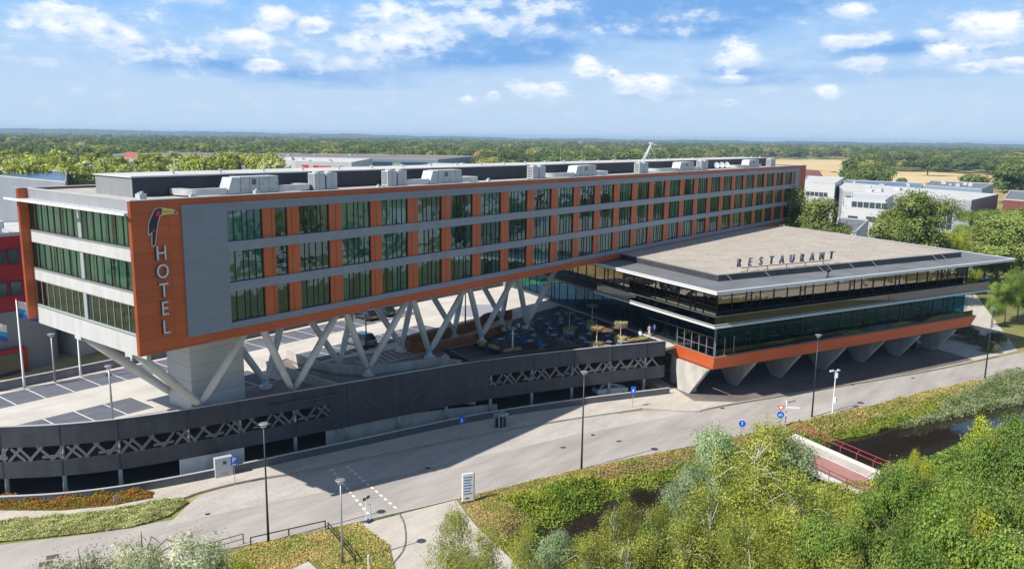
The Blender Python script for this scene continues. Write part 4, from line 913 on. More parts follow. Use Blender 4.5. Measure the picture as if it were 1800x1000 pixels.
# ================================================================== TREES
def leaf_quads(C, Nn, size, asp, rng, jit=.9):
    n = len(C); r = rng.normal(size=(n, 3)); a = np.cross(Nn + jit*rng.normal(size=(n, 3)), r); a /= np.linalg.norm(a, axis=1)[:, None]+1e-9
    nn = Nn + jit*rng.normal(size=(n, 3)); b = np.cross(a, nn); b /= np.linalg.norm(b, axis=1)[:, None]+1e-9
    s = (size*rng.uniform(.6, 1.3, n))[:, None]; a = a*s; b = b*s*asp
    V = np.stack([C-a, C-b, C+a, C+b], 1).reshape(-1, 3); F = np.arange(4*n).reshape(-1, 4); return V, F
def crown(rng, blobs, ncl, per, csig, size, asp, droop=0.0, fill=.35):
    B = np.array(blobs); vol = B[:, 3]*B[:, 4]; k = rng.choice(len(B), ncl, p=vol/vol.sum())
    d = rng.normal(size=(ncl, 3)); d /= np.linalg.norm(d, axis=1)[:, None]; d[:, 2] = np.where(d[:, 2] < -.25, -d[:, 2], d[:, 2])
    rf = 1-fill*rng.random(ncl)**1.6
    cc = B[k, :3] + d*np.stack([B[k, 3], B[k, 3], B[k, 4]], 1)*rf[:, None]
    m = np.repeat(np.arange(ncl), per); n = len(m)
    sg = csig*rng.uniform(.6, 1.4, ncl)[m][:, None]
    P = cc[m] + rng.normal(size=(n, 3))*sg*np.array([1, 1, .7])
    if droop: P[:, 2] -= np.abs(rng.normal(size=n))*droop*rng.uniform(.3, 1.5, ncl)[m]
    N0 = (P-cc[m])/sg*.55 + d[m]*.6 + np.array([0, 0, .45])
    return leaf_quads(P, N0, size, asp, rng, .45), cc
def branches(mb, h, crown_z, blobs, rng, r0, nl, mul=1, lean=.05):
    top = Vector((rng.normal()*lean*h, rng.normal()*lean*h, h*.93)); pts = [Vector((0, 0, -.2)), Vector((top.x*.2, top.y*.3, h*.3)), Vector((top.x*.6, top.y*.5, h*.62)), top]
    mb.tube(pts, [r0*1.25, r0*.85, r0*.5, r0*.12], 7)
    for i in range(nl):
        t = rng.uniform(.28, .85); b = pts[1].lerp(pts[3], t) if t > .3 else pts[0].lerp(pts[1], t*2.5)
        bl = blobs[rng.integers(len(blobs))]; e = Vector((bl[0], bl[1], bl[2])) + Vector(rng.normal(size=3))*bl[3]*.45; e.z = max(e.z, b.z+.3)
        mid = b.lerp(e, .5)+Vector((0, 0, .1*h*rng.random())); mb.tube([b, mid, e], [r0*.30, r0*.17, r0*.05], 5, cap=False)
def make_tree(kind, seed, far=1e5):
    rng = np.random.default_rng(seed)
    if kind == 'birch':
        h = 11; bl = [(rng.normal()*.7, rng.normal()*.7, 2.8+i*.95, 2.3*math.sin(math.pi*(.20+.72*i/8))+.35, 1.15) for i in range(9)]
        (V, F), cc = crown(rng, bl, 430, 84, .27, .058, .6, droop=.9, fill=.6); lm, bm_, r0, nl = LF_BIRCH, BARKW, .10, 22
    elif kind == 'willow':
        h = 9; bl = [(rng.normal()*1.5, rng.normal()*1.5, rng.uniform(3.2, 7.2), rng.uniform(1.2, 2.0), 1.5) for i in range(10)]
        (V, F), cc = crown(rng, bl, 620, 44, .32, .12, .24, fill=.55); lm, bm_, r0, nl = LF_WILLOW, BARK, .17, 18
    elif kind == 'silver':
        h = 9; bl = [(rng.normal()*.8, rng.normal()*.8, rng.uniform(2.2, 7.6), rng.uniform(1.2, 1.8), 1.5) for i in range(8)]
        (V, F), cc = crown(rng, bl, 480, 50, .32, .11, .26, fill=.55); lm, bm_, r0, nl = LF_SWIL, BARK, .14, 14
    elif kind == 'alder':
        h = 8.5; bl = [(rng.normal()*1.5, rng.normal()*1.5, rng.uniform(2.2, 7.0), rng.uniform(1.1, 1.8), 1.3) for i in range(12)]
        (V, F), cc = crown(rng, bl, 500, 90, .30, .068, .7, fill=.5); lm, bm_, r0, nl = LF_ALDER, BARK, .15, 16
    elif kind == 'lime':
        h = 8; bl = [(rng.normal()*1.2, rng.normal()*1.2, rng.uniform(2.0, 6.6), rng.uniform(1.0, 1.5), 1.2) for i in range(10)]
        (V, F), cc = crown(rng, bl, 400, 80, .27, .068, .7, fill=.5); lm, bm_, r0, nl = LF_LIME, BARK, .13, 12
    elif kind == 'poplar':
        h = 20; bl = [(rng.normal()*1.5, rng.normal()*1.5, 4.5+i*1.5, 3.7*math.sin(math.pi*(.26+.58*i/9))+.4, 2.3) for i in range(10)]
        (V, F), cc = crown(rng, bl, 560, 80, .70, .165, .75, fill=.45); lm, bm_, r0, nl = LF_POPLAR, BARK, .3, 14
    elif kind == 'belt':
        h = 15; bl = [(rng.normal()*2.0, rng.normal()*2.0, rng.uniform(4.5, 12.2), rng.uniform(2.1, 3.0), 2.4) for i in range(9)]
        (V, F), cc = crown(rng, bl, 260, 14, .7, .55, .7, fill=.35); lm, bm_, r0, nl = LF_YEL, BARK, .28, 5
    elif kind == 'oak':
        h = 17; bl = [(rng.normal()*3.0, rng.normal()*3.0, rng.uniform(6, 13), rng.uniform(2.8, 4.0), 2.9) for i in range(9)]
        (V, F), cc = crown(rng, bl, 330, 18, .95, .60, .75, fill=.3); lm, bm_, r0, nl = LF_DARK, BARK, .38, 5
    elif kind == 'bush':
        h = 2.2; bl = [(rng.normal()*.5, rng.normal()*.5, .9, 1.1, .9) for i in range(5)]
        (V, F), cc = crown(rng, bl, 330, 14, .16, .12, .7, fill=.2); lm, bm_, r0, nl = LF_BOX, BARK, .06, 5
    mb = MB(); branches(mb, h, 0, bl, rng, r0, nl)
    V[:, 2] = np.maximum(V[:, 2], .05); H = V[:, 2].max(); Rw = np.percentile(np.hypot(V[:, 0], V[:, 1]), 93)
    cm = raw_mesh('crown', V, F, [lm]); t = mb.build('trunk', bm_); tm = t.data; bpy.data.objects.remove(t)
    return cm, tm, H, Rw
TP = {k: [make_tree(k, 40+i*7+j*131) for i in range(nv)] for j, (k, nv) in enumerate((('birch', 3), ('willow', 2), ('silver', 2), ('alder', 3), ('lime', 1), ('poplar', 3), ('belt', 4), ('oak', 4), ('bush', 2)))}
trng = random.Random(21)
def put_tree(kind, x, y, z, h, w, name, label, cat='tree', group=None, var=None):
    cm, tm, H, Rw = TP[kind][trng.randrange(len(TP[kind])) if var is None else var % len(TP[kind])]
    t = thing(name, label, cat, (x, y, z), trng.uniform(0, 6.28), group); t.scale = (w/Rw, w/Rw, h/H)
    for nm, me in (('trunk', tm), ('crown', cm)):
        o = bpy.data.objects.new(nm, me); COL.objects.link(o); o.parent = t
    return t
def near(kind, px, py, D, w, name, label, group=None, var=None, cat='tree'):
    q = Dp(px, py, D); z = float(gheight(np.array(q[0]), np.array(q[1]))); z = max(z, -7.9)
    return put_tree(kind, q[0], q[1], z, q[2]-z, w, name, label, cat, group, var)
NEAR = [
 ('willow', 245, 900, 48, 3.9, 'willow_tree', 'silvery willow tree at the lower left whose crown overlaps the road'),
 ('willow', 150, 948, 45, 3.4, 'willow_tree', 'lower silvery willow left of the tall silvery willow'),
 ('willow', 300, 950, 44, 2.6, 'willow_tree', 'small silvery willow in front of the tall silvery willow'),
 ('lime', 385, 962, 45, 1.7, 'young_tree', 'small yellow-green tree beside the silvery willow near the bike rail'),
 ('birch', 805, 895, 49, 2.4, 'birch_tree', 'sparse yellow birch beside the pale path, leftmost of the birches'),
 ('birch', 862, 930, 48, 2.2, 'birch_tree', 'low yellowish birch in front of the sparse birch by the path'),
 ('birch', 925, 905, 47, 1.3, 'birch_tree', 'thin birch with bare white twigs left of the dark pond'),
 ('silver', 962, 925, 50, 1.7, 'willow_shrub', 'grey-green willow shrub at the left edge of the dark pond'),
 ('birch', 1085, 868, 52, 2.0, 'birch_tree', 'open yellow birch in front of the dark pond'),
 ('birch', 1030, 935, 47, 2.4, 'birch_tree', 'low leafy birch at the bottom edge below the pond'),
 ('alder', 1160, 905, 50, 2.6, 'alder_tree', 'dull green alder between the pond and the tall birch'),
 ('birch', 1145, 868, 53, 2.1, 'birch_tree', 'open birch leaning over the right end of the dark pond'),
 ('silver', 1268, 738, 62, 2.7, 'willow_tree', 'narrow grey-green willow just left of the tall birch pair'),
 ('birch', 1335, 735, 58, 3.9, 'birch_tree', 'tallest birch in the middle of the trees below the round blue signs'),
 ('silver', 1398, 752, 61, 3.1, 'willow_tree', 'pale willow at the left end of the red cycle bridge'),
 ('birch', 1402, 812, 52, 3.2, 'birch_tree', 'broad birch in front of the left end of the red bridge'),
 ('birch', 1255, 850, 50, 2.8, 'birch_tree', 'birch with many white twigs left of the tallest birch'),
 ('birch', 1310, 880, 45, 2.8, 'birch_tree', 'nearest birch with forked white trunk at the bottom edge'),
 ('silver', 1215, 800, 58, 1.9, 'willow_shrub', 'grey-green willow shrub between the pond and the birches'),
 ('alder', 1455, 868, 50, 2.4, 'alder_tree', 'dark green alder just right of the forked birch'),
 ('alder', 1500, 888, 52, 2.3, 'alder_tree', 'green alder below the middle of the red bridge'),
 ('alder', 1560, 800, 62, 2.5, 'alder_tree', 'leafy alder at the right end of the red bridge'),
 ('alder', 1622, 812, 63, 2.4, 'alder_tree', 'rounded alder on the near bank of the dark canal'),
 ('lime', 1612, 790, 70, 1.3, 'young_tree', 'thin young tree standing against the dark canal water'),
 ('alder', 1560, 880, 51, 2.7, 'alder_tree', 'alder in front of the one at the bridge end'),
 ('lime', 1650, 870, 50, 2.6, 'alder_tree', 'bright yellow-green tree in the lower right mass of trees'),
 ('alder', 1700, 800, 58, 3.1, 'alder_tree', 'broad alder right of the dark canal water'),
 ('lime', 1752, 735, 66, 2.4, 'alder_tree', 'light green tree standing on the canal bank at the right'),
 ('alder', 1800, 722, 64, 3.0, 'alder_tree', 'tall alder cut by the right edge of the picture'),
 ('alder', 1770, 800, 55, 3.2, 'alder_tree', 'bushy alder below the light green tree at the right edge'),
 ('alder', 1720, 880, 49, 3.2, 'alder_tree', 'alder in the middle of the lower right mass of trees'),
 ('alder', 1800, 890, 48, 3.2, 'alder_tree', 'dense alder at the lower right corner'),
 ('alder', 1630, 940, 45, 2.8, 'alder_tree', 'low alder at the bottom edge under the bright yellow-green tree'),
 ('alder', 1540, 955, 45, 2.6, 'alder_tree', 'low alder at the bottom edge right of the dark one'),
 ('alder', 1715, 955, 43, 2.6, 'alder_tree', 'lowest alder at the bottom edge near the right corner'),
 ('birch', 1110, 925, 47, 2.8, 'birch_tree', 'birch at the bottom edge left of the forked birch'),
 ('birch', 1200, 900, 48, 2.8, 'birch_tree', 'leafy birch between two forked white trunks at the bottom edge'),
 ('birch', 1470, 960, 44, 2.4, 'birch_tree', 'birch among the dark green alders at the bottom edge'),
]
for i, (k, px, py, D, w, nm, lab) in enumerate(NEAR): near(k, px, py, D, w, nm, lab, var=i)
# trees right behind the restaurant and by the halls
for i, (px, py, D, w, lab) in enumerate(((1449, 322, 190, 7.2, 'tall leafy poplar just beyond the far end of the hotel'), (1612, 328, 185, 7.8, 'broad poplar behind the restaurant roof in front of the white office'),
        (1572, 356, 178, 5.6, 'lower poplar left of the broad poplar behind the restaurant'), (1768, 350, 225, 10.5, 'large poplar overhanging the right edge behind the restaurant'), (1812, 372, 215, 8.5, 'poplar cut by the right edge of the picture'),
        (1742, 392, 236, 4.4, 'lower poplar left of the pair at the right edge'), (1425, 375, 186, 3.5, 'small poplar pressed against the hotel end'))):
    near('poplar', px, py, D, w, 'poplar_tree', lab, var=i)
near('alder', 1710, 360, 285, 5.5, 'round_tree', 'dark round tree in front of the blue glass corner of the grey hall', var=1)
for i, (px, py, D, w, k, lab) in enumerate(((1660, 398, 210, 3.2, 'lime', 'bright yellow shrub left of the two at the path behind the restaurant'), (1690, 402, 205, 3.0, 'lime', 'bright yellow shrub beside the sloping path'), (1640, 400, 190, 3.2, 'alder', 'green shrub between the poplar and the yellow shrubs'), (1715, 398, 225, 2.6, 'lime', 'yellow-orange shrub nearest the grey hall'),
        (1755, 486, 175, 1.8, 'alder', 'small conifer-like shrub at the path right of the restaurant roof tip'), (1778, 474, 178, 2.4, 'alder', 'clipped green shrub near the right edge beside the pink path'), (1800, 470, 185, 2.8, 'alder', 'green shrub cut by the right edge beside the pink path'), (1715, 468, 195, 1.6, 'lime', 'light shrub seen through the gap under the roof tip'))):
    near(k, px, py, D, w, 'shrub', lab, cat='shrub', var=i)
def shrub_at(px, py, D0, w, h, lab): q = Zp(px, py, GZ); return put_tree('bush', q[0], q[1], GZ+.05, h, w, 'clipped_shrub', lab, 'shrub')
shrub_at(1695, 597, 0, 2.6, 2.6, 'dark olive shrub in the shade under the right end of the restaurant')
shrub_at(1757, 606, 0, 1.7, 2.2, 'round olive shrub beside the lamp post right of the restaurant'); shrub_at(1734, 618, 0, 1.6, 1.7, 'low round olive shrub nearest the road right of the restaurant'); shrub_at(1722, 606, 0, 1.8, 1.6, 'low olive shrub between the round one and the restaurant')
# background tree belt (left), individual trees
for i in range(104):
    px = trng.uniform(-60, 475) if i < 86 else trng.uniform(-80, 120); D = trng.uniform(345, 540) if i < 86 else trng.uniform(300, 345)
    if px > 330: D = trng.uniform(400, 530)
    
    if px < 130 and D < 345: D += 60
    q = Dp(px, 300, D); h = trng.uniform(19.5, 22)+(D-345)/195*3.0
    put_tree('belt', q[0], q[1], GZ, h, trng.uniform(5.2, 7.0), 'belt_tree', 'yellow-green tree in the dense belt behind the left end of the hotel roof', group='trees of the yellow-green belt')
for i in range(12):
    put_tree('belt', -34-8*i+trng.uniform(-3, 3), 44+trng.uniform(0, 30)+i*4, GZ, trng.uniform(12, 16), trng.uniform(4.5, 6), 'belt_tree', 'yellow-green tree beyond the left edge mirrored in the end windows', group='trees left of the picture')
FLD = [[(1270, 281), (1488, 281), (1505, 296), (1480, 305), (1410, 296), (1250, 285)], [(1565, 302), (1640, 303), (1745, 309), (1775, 318), (1740, 332), (1560, 324)], [(1360, 300), (1470, 302), (1480, 318), (1400, 318)]]
FW = [[Zp(px, py, GZ)[:2] for px, py in f] for f in FLD]
def inside(x, y, poly):
    c = False
    for i in range(len(poly)):
        x1, y1 = poly[i]; x2, y2 = poly[i-1]
        if (y1 > y) != (y2 > y) and x < (x2-x1)*(y-y1)/(y2-y1)+x1: c = not c
    return c
for f in FW: sheet('field', [tuple(p) for p in f], GZ+.03, FIELD)
GAP = [(180, 840, 480, 735), (1000, 1300, 640, 800), (1380, 1900, 150, 560), (1545, 1785, 150, 915), (1240, 1505, 150, 1120)]
def free(px, D, x, y, m=14):
    for a, b, c, d in GAP:
        if a < px < b and c < D < d: return False
    return not any(inside(x+ox, y+oy, f) for f in FW for ox, oy in ((0, 0), (m, 0), (-m, 0), (0, m), (0, -m)))
n = 0; spots = []
while n < 150:
    px = trng.uniform(-60, 1860); D = trng.uniform(560, 900) if px < 1300 else trng.uniform(470, 800)
    q = Dp(px, 300, D)
    if not free(px, D, q[0], q[1]) or (px < 480 and D < 640): continue
    put_tree('oak', q[0], q[1], GZ, trng.uniform(16, 23), trng.uniform(7, 10.5), 'woodland_tree', 'dark green tree at the near edge of the far woods', group='trees at the edge of the woods'); n += 1
for i, (px, py, D, w, k, lab) in enumerate(((515, 278, 560, 5, 'belt', 'small pale tree between the two white sign halls'), (700, 281, 520, 5, 'willow', 'pale round tree behind the condensers on the roof'), (160, 246, 900, 9, 'willow', 'silvery poplar group left of the far red roof'), (1634, 276, 965, 13, 'oak', 'brownish big tree at the edge of the right field'), (1715, 303, 600, 9, 'oak', 'big dark tree right of the field behind the halls'), (1522, 290, 600, 10, 'oak', 'big tree at the left edge of the right field'), (1553, 294, 585, 8, 'oak', 'second big tree left of the right field, nearer the solar hall'), (1782, 290, 560, 12, 'oak', 'big dark tree at the right edge beyond the halls'), (1585, 310, 600, 3.5, 'oak', 'small dark tree at the corner of the right field'))):
    near(k, px, py, D, w, 'background_tree', lab, var=i)
# far woods: one mass, geometry-nodes scatter of the oak crowns
def scatter_woods(name, crownmesh, N, dmin, dmax, seed, hmin=.8, hmax=1.15):
    rg = random.Random(seed); P = []
    while len(P) < N:
        px = rg.uniform(-120, 1920); D = math.exp(rg.uniform(math.log(dmin), math.log(dmax)))
        q = Dp(px, 300, D)
        if (1450 < px and D < 640) or (px < 1450 and D < 760): continue
        if free(px, D, q[0], q[1]): P.append((q[0], q[1], GZ))
    me = bpy.data.meshes.new(name); me.from_pydata(P, [], []); o = bpy.data.objects.new(name, me); COL.objects.link(o)
    src = None
    for ob in COL.objects:
        if ob.data is crownmesh: src = ob; break
    ng = bpy.data.node_groups.new(name, 'GeometryNodeTree'); ng.interface.new_socket('Geometry', in_out='INPUT', socket_type='NodeSocketGeometry'); ng.interface.new_socket('Geometry', in_out='OUTPUT', socket_type='NodeSocketGeometry')
    N_ = ng.nodes; L = ng.links; gi = N_.new('NodeGroupInput'); gout = N_.new('NodeGroupOutput'); ip = N_.new('GeometryNodeInstanceOnPoints'); oi = N_.new('GeometryNodeObjectInfo'); oi.inputs['Object'].default_value = src; oi.transform_space = 'ORIGINAL'; oi.inputs['As Instance'].default_value = True
    m2p = N_.new('GeometryNodeMeshToPoints')
    rr_ = N_.new('FunctionNodeRandomValue'); rr_.data_type = 'FLOAT_VECTOR'; rr_.inputs[0].default_value = (0, 0, 0); rr_.inputs[1].default_value = (0, 0, 6.28)
    rs = N_.new('FunctionNodeRandomValue'); rs.data_type = 'FLOAT_VECTOR'; rs.inputs[0].default_value = (1.0, 1.0, hmin); rs.inputs[1].default_value = (1.9, 1.9, hmax)
    L.new(gi.outputs[0], m2p.inputs[0]); L.new(m2p.outputs[0], ip.inputs['Points']); L.new(oi.outputs['Geometry'], ip.inputs['Instance']); L.new(rr_.outputs[0], ip.inputs['Rotation']); L.new(rs.outputs[0], ip.inputs['Scale']); L.new(ip.outputs[0], gout.inputs[0])
    md = o.modifiers.new('scatter', 'NODES'); md.node_group = ng
    tag(o, kind='stuff'); return o
scatter_woods('woods', TP['oak'][0][0], 1700, 560, 2400, 3, .8, 1.35)
scatter_woods('woods', TP['oak'][1][0], 3000, 1500, 6500, 5, .8, 1.4)
scatter_woods('woods', TP['oak'][2][0], 1000, 640, 2600, 8, .8, 1.3)
hb = MB(); rg = random.Random(2); hp = []
for k in range(90):
    a = 0.6632 + rad(44) - rad(88)*k/89; Rr = 7400; hp.append((CAM[0]+Rr*math.cos(a), CAM[1]+Rr*math.sin(a), float(np.interp(k, [0, 12, 30, 45, 60, 89], [40, 39, 31, 18, 22, 30]))+2.5*math.sin(k*.8)+2*math.sin(k*1.9+1)+rg.uniform(0, 3)))
hq = []
for i in range(89):
    for j in range(7):
        t_ = j/7; hq.append(tuple(hp[i][c]*(1-t_)+hp[i+1][c]*t_ + (rg.uniform(-2.5, 3.5) if c == 2 else 0) for c in range(3)))
hp = hq
for i in range(len(hp)-1):
    a, b = hp[i], hp[i+1]; f = lambda p, s, z: (CAM[0]+(p[0]-CAM[0])*s, CAM[1]+(p[1]-CAM[1])*s, z)
    hb.poly([f(a, .93, GZ-.5), f(b, .93, GZ-.5), f(b, 1, b[2]), f(a, 1, a[2])][::-1]); hb.poly([f(a, 1, a[2]), f(b, 1, b[2]), f(b, 1.08, GZ-.5), f(a, 1.08, GZ-.5)][::-1])
tag(hb.build('hills', mat('far_wood_hill', (.035, .055, .02), .95, var=.3, vscale=.01)), kind='structure')
# ================================================================== LOW VEGETATION
def scatter_stuff(name, m, N, sampler, size, asp, seed, hfun, up=.6):
    rg = np.random.default_rng(seed); X, Y, Hh = sampler(rg, N); n = len(X); u = rg.random(n)
    Z = gheight(X, Y)+.02+Hh*u*hfun(X, Y)
    V, F = leaf_quads(np.stack([X, Y, Z], 1), np.tile([.1, -.1, up], (n, 1)), size, asp, rg, .8)
    me = raw_mesh(name, V, F, [m]); o = bpy.data.objects.new(name, me); COL.objects.link(o); tag(o, kind='stuff'); return o
RLa = np.array(RLo)
def road_side(X, Y):   # signed distance south of the carriageway edge
    return (np.interp(X, RLa[:, 0], RLa[:, 1]) - Y)*.9
def lump(X, Y): return .45+.55*np.clip(.5+.5*np.sin(X*1.1+np.sin(Y*.9)*2)*np.cos(Y*1.3+X*.35), 0, 1)
def samp(x0, x1, y0, y1, cond, h):
    def f(rg, N):
        xs, ys = [], []
        while len(xs) < N:
            X = rg.uniform(x0, x1, N); Y = rg.uniform(y0, y1, N); k = cond(X, Y, rg); xs += list(X[k]); ys += list(Y[k])
        return np.array(xs[:N]), np.array(ys[:N]), np.full(N, h)
    return f
dc = lambda X, Y: seg_dist(X, Y, CANAL)
north = lambda X, Y: road_side(X, Y) < 60
scatter_stuff('bank_herbs', LF_HERB, 60000, samp(22, 60, -40, -12, lambda X, Y, r: (road_side(X, Y) > 2.2+r.random(len(X))*1.6) & (dc(X, Y) > 4.0) & (X > 24.5+.3*(Y+18)*-1) & (X > 24) & (X < 47.5) & (Y > -33-(X-33)*.35), .9), .13, .55, 1, lump)
scatter_stuff('dry_grass', LF_DRY, 52000, samp(20, 64, -40, -10, lambda X, Y, r: (road_side(X, Y) > .25) & (road_side(X, Y) < 3.4+r.random(len(X))*2) & (dc(X, Y) > 4.5) & (X > 22.5), .32), .11, .3, 2, lump)
scatter_stuff('dry_grass', LF_DRY, 50000, samp(58, 100, -62, -27, lambda X, Y, r: (road_side(X, Y) > .2) & (road_side(X, Y) < 8) & (dc(X, Y) > 4.6) & (X > 60.5), .45), .16, .3, 3, lump)
scatter_stuff('bank_herbs', LF_HERB, 40000, samp(60, 100, -62, -27, lambda X, Y, r: (road_side(X, Y) > 2.0+3*r.random(len(X))) & (road_side(X, Y) < 40) & (dc(X, Y) > 4.1) & (dc(X, Y) < 8.5) & (X > 60.5) & (road_side(X, Y) < 9.5), .7), .15, .5, 4, lump)
scatter_stuff('reeds', LF_REED, 95000, samp(76, 150, -85, -38, lambda X, Y, r: (road_side(X, Y) > 1.5+2.5*np.clip((96-X)/16, 0, 1)+r.random(len(X))) & (dc(X, Y) > 2.9) & (road_side(X, Y) < 13), 2.0), .24, .16, 5, lambda X, Y: lump(X, Y)*.8+.3, up=.1)
scatter_stuff('dry_grass', LF_DRY, 30000, samp(-2, 15, -24, -7, lambda X, Y, r: (road_side(X, Y) > .3) & (X < np.interp(Y, [-22, -15.8, -11], [7.4, 12.1, 13.2])) & ~((X < 6.3) & (Y < -12.6)), .3), .10, .3, 6, lump)
scatter_stuff('dry_grass', LF_DRY, 24000, samp(15, 27, -34, -13, lambda X, Y, r: (road_side(X, Y) > .25) & (X > np.interp(Y, [-34, -26, -19, -14.2], [14, 16.7, 19.7, 22.4])) & (dc(X, Y) > 5.0) & (X < 25+(Y+20)*-.2), .28), .10, .3, 14, lump)
scatter_stuff('bank_herbs', LF_ALDER, 45000, samp(44, 100, -75, -34, lambda X, Y, r: (road_side(X, Y) > 11) & (dc(X, Y) > 3.8) & (dc(X, Y) < 13) & (X > 57), 1.3), .17, .6, 7, lump)
scatter_stuff('bank_herbs', LF_BIRCH, 50000, samp(10, 56, -52, -20, lambda X, Y, r: (road_side(X, Y) > 9) & (dc(X, Y) > 4.2) & (X > 17-(Y+22)*.3) , 1.1), .13, .5, 8, lump)
scatter_stuff('pond_margin', LF_ALDER, 16000, samp(18, 60, -46, -14, lambda X, Y, r: (dc(X, Y) > 3.3+.6*np.sin(X*.9)) & (dc(X, Y) < 5.2) & ~((X > 47) & (X < 60)), 1.1), .15, .5, 12, lump)
def bed(name, m, poly, N, h, size, seed, lab):
    poly = [tuple(p) for p in poly]; xs = [p[0] for p in poly]; ys = [p[1] for p in poly]; rg = np.random.default_rng(seed); P = []
    E = poly+[poly[0]]
    X = rg.uniform(min(xs), max(xs), N*4); Y = rg.uniform(min(ys), max(ys), N*4); k = np.array([inside(a, b, poly) for a, b in zip(X, Y)]); X = X[k][:N]; Y = Y[k][:N]
    d = seg_dist(X, Y, E); Z = GZ+.1+rg.random(len(X))**.6*h*np.clip(d/.6+.25, 0, 1)*(.62+.38*np.sin(X*2.3+Y+np.sin(Y*3))*np.cos(Y*2.7+X*.7))*(.8+.4*rg.random(len(X)))
    V, F = leaf_quads(np.stack([X, Y, Z], 1), np.tile([0, -.1, .7], (len(X), 1)), size, .5, rg, .8)
    me = raw_mesh(name, V, F, [m]); o = bpy.data.objects.new(name, me); COL.objects.link(o); tag(o, kind='stuff')
bed('orange_ground_cover', LF_ORNG, [Zp(*p, GZ) [:2] for p in ((-60, 903), (0, 899), (110, 899), (200, 890), (268, 877), (270, 866), (200, 868), (110, 878), (20, 876), (-60, 872))], 26000, .75, .085, 21, '')
bed('sage_ground_cover', LF_SAGE, [Zp(*p, GZ)[:2] for p in ((-80, 966), (0, 953), (120, 941), (230, 928), (296, 908), (330, 884), (318, 876), (230, 892), (120, 908), (0, 918), (-80, 925))], 42000, .55, .08, 22, '')
# ================================================================== BACKGROUND BUILDINGS
def hall(name, label, pts, z1, mw, mr, wins=(), cat='building', z0=GZ, par=.35, extra=None):
    """pts: plan corners; wins: (edge index, start m, end m, z0, z1, count) window rows"""
    t = thing(name, label, cat, (pts[0][0], pts[0][1], z0))
    mb = MB(); mb.prism(pts, z0, z1); mb.build('wall', mw, t)
    mb = MB(); cx = sum(p[0] for p in pts)/len(pts); cy = sum(p[1] for p in pts)/len(pts)
    ins = [(cx+(x-cx)*.985, cy+(y-cy)*.985) for x, y in pts]; mb.prism(ins, z1+.01, z1+.06); mb.build('roof', mr, t)
    a = sum(pts[i][0]*pts[(i+1) % len(pts)][1]-pts[(i+1) % len(pts)][0]*pts[i][1] for i in range(len(pts)))
    mb = MB(); P = pts+[pts[0]]; mb.wall(P, z1-.02, z1+par, .35 if a > 0 else -.35); mb.build('parapet', HALLL if mw is not HALLW else HALLW, t)
    hr = random.Random(int(pts[0][0]*7)); v0, v1, v3 = Vector(pts[0]), Vector(pts[1]), Vector(pts[3])
    for k in range(0 if z1-z0 < 4 or (v1-v0).length < 22 else 7):
        p = v0+(v1-v0)*hr.uniform(.1, .9)+(v3-v0)*hr.uniform(.15, .85); s = hr.uniform(.6, 1.6); mb = MB(); mb.box(p.x-s, p.x+s, p.y-s*.8, p.y+s*.8, z1+.05, z1+.5+hr.random()*.9); mb.build('roof_unit' if k % 2 else 'skylight', UNIT if k % 2 else HALLW, t)
    for (e, s0, s1, za, zb, n) in wins:
        A = Vector(pts[e]); B = Vector(pts[(e+1) % len(pts)]); d = (B-A).normalized(); nn = Vector((d.y, -d.x))*(1 if a > 0 else -1)
        for k in range(n):
            w = (s1-s0)/n; p = A+d*(s0+w*(k+.08)); q = A+d*(s0+w*(k+.92)); mb = MB(); mb.prism([tuple(p+nn*.02), tuple(q+nn*.02), tuple(q+nn*.12), tuple(p+nn*.12)], za, zb)
            f = mb.build('window', FRAME, t); mb = MB(); p2 = p+d*.15; q2 = q-d*.15; mb.prism([tuple(p2+nn*.12), tuple(q2+nn*.12), tuple(q2+nn*.15), tuple(p2+nn*.15)], za+.12, zb-.12); mb.build('pane', WINB, f)
    return t
def zd(px, py, D): return float(Dp(px, py, D)[2])
def pD(px, D): q = Dp(px, 300, D); return (q[0], q[1])
t = hall('office_building', 'red and blue-grey office block behind the rear parapet at the left', [(1, 62), (15.5, 62), (15.5, 84), (1, 84)], 13.3, REDB, ROOFM, [(0, 1, 14.2, 9.4, 11.5, 7), (0, 1, 14.2, 4.9, 7.0, 7)], par=.5)
mb = MB(); P = [(1, 61.85), (13.5, 61.85)] + [(15.6+5.2*math.sin(a), 67.0-5.2*math.cos(a)) for a in np.linspace(0, math.pi/2, 8)] + [(20.8, 88), (15.6, 88), (15.6, 70)]
mb.wall(P[:10]+[(20.8, 88)], GZ, 2.7, .3); mb.build('plinth_wall', BLUEG, t)
mb = MB(); mb.box(9.0, 14.4, 60.6, 61.8, GZ, -2.4); mb.build('porch', REDB, t); mb = MB(); mb.box(9.5, 13.6, 60.5, 60.6, GZ+.2, -3.0); mb.build('porch_window', WINB, t)
for i, (x, y) in enumerate(((6, 64.5), (9.5, 64.2), (12.2, 64.5), (7.5, 70), (11.5, 71), (4, 66), (14, 68.5))):
    c = thing('air_conditioner', 'white air conditioner with round fan on the roof of the red office block', 'air conditioner', (x, y, 13.4), group='air conditioners on the red office roof')
    mb = MB(); mb.box(x, x+1.9, y, y+.9, 13.4, 14.8); mb.build('cabinet', WHITE, c, bevel=.05); mb = MB(); mb.tube([(x+.7, y-.03, 14.15), (x+.7, y, 14.15)], .5, 14); mb.build('fan', UNITD, c)
hall('white_building', 'low white building with a strip of windows seen under the end of the hotel', [(22.5, 63.5), (52, 69), (48, 92), (19, 86)], .4, HALLW, ROOFL, [(0, 2, 20, -2.9, -.9, 8)])
hall('grey_hall', 'tall blue-grey hall with a light roof rim at the left edge', [pD(-160, 430), pD(113, 298), pD(118, 372), pD(-120, 520)], 11.6, HALLG, SOLAR)
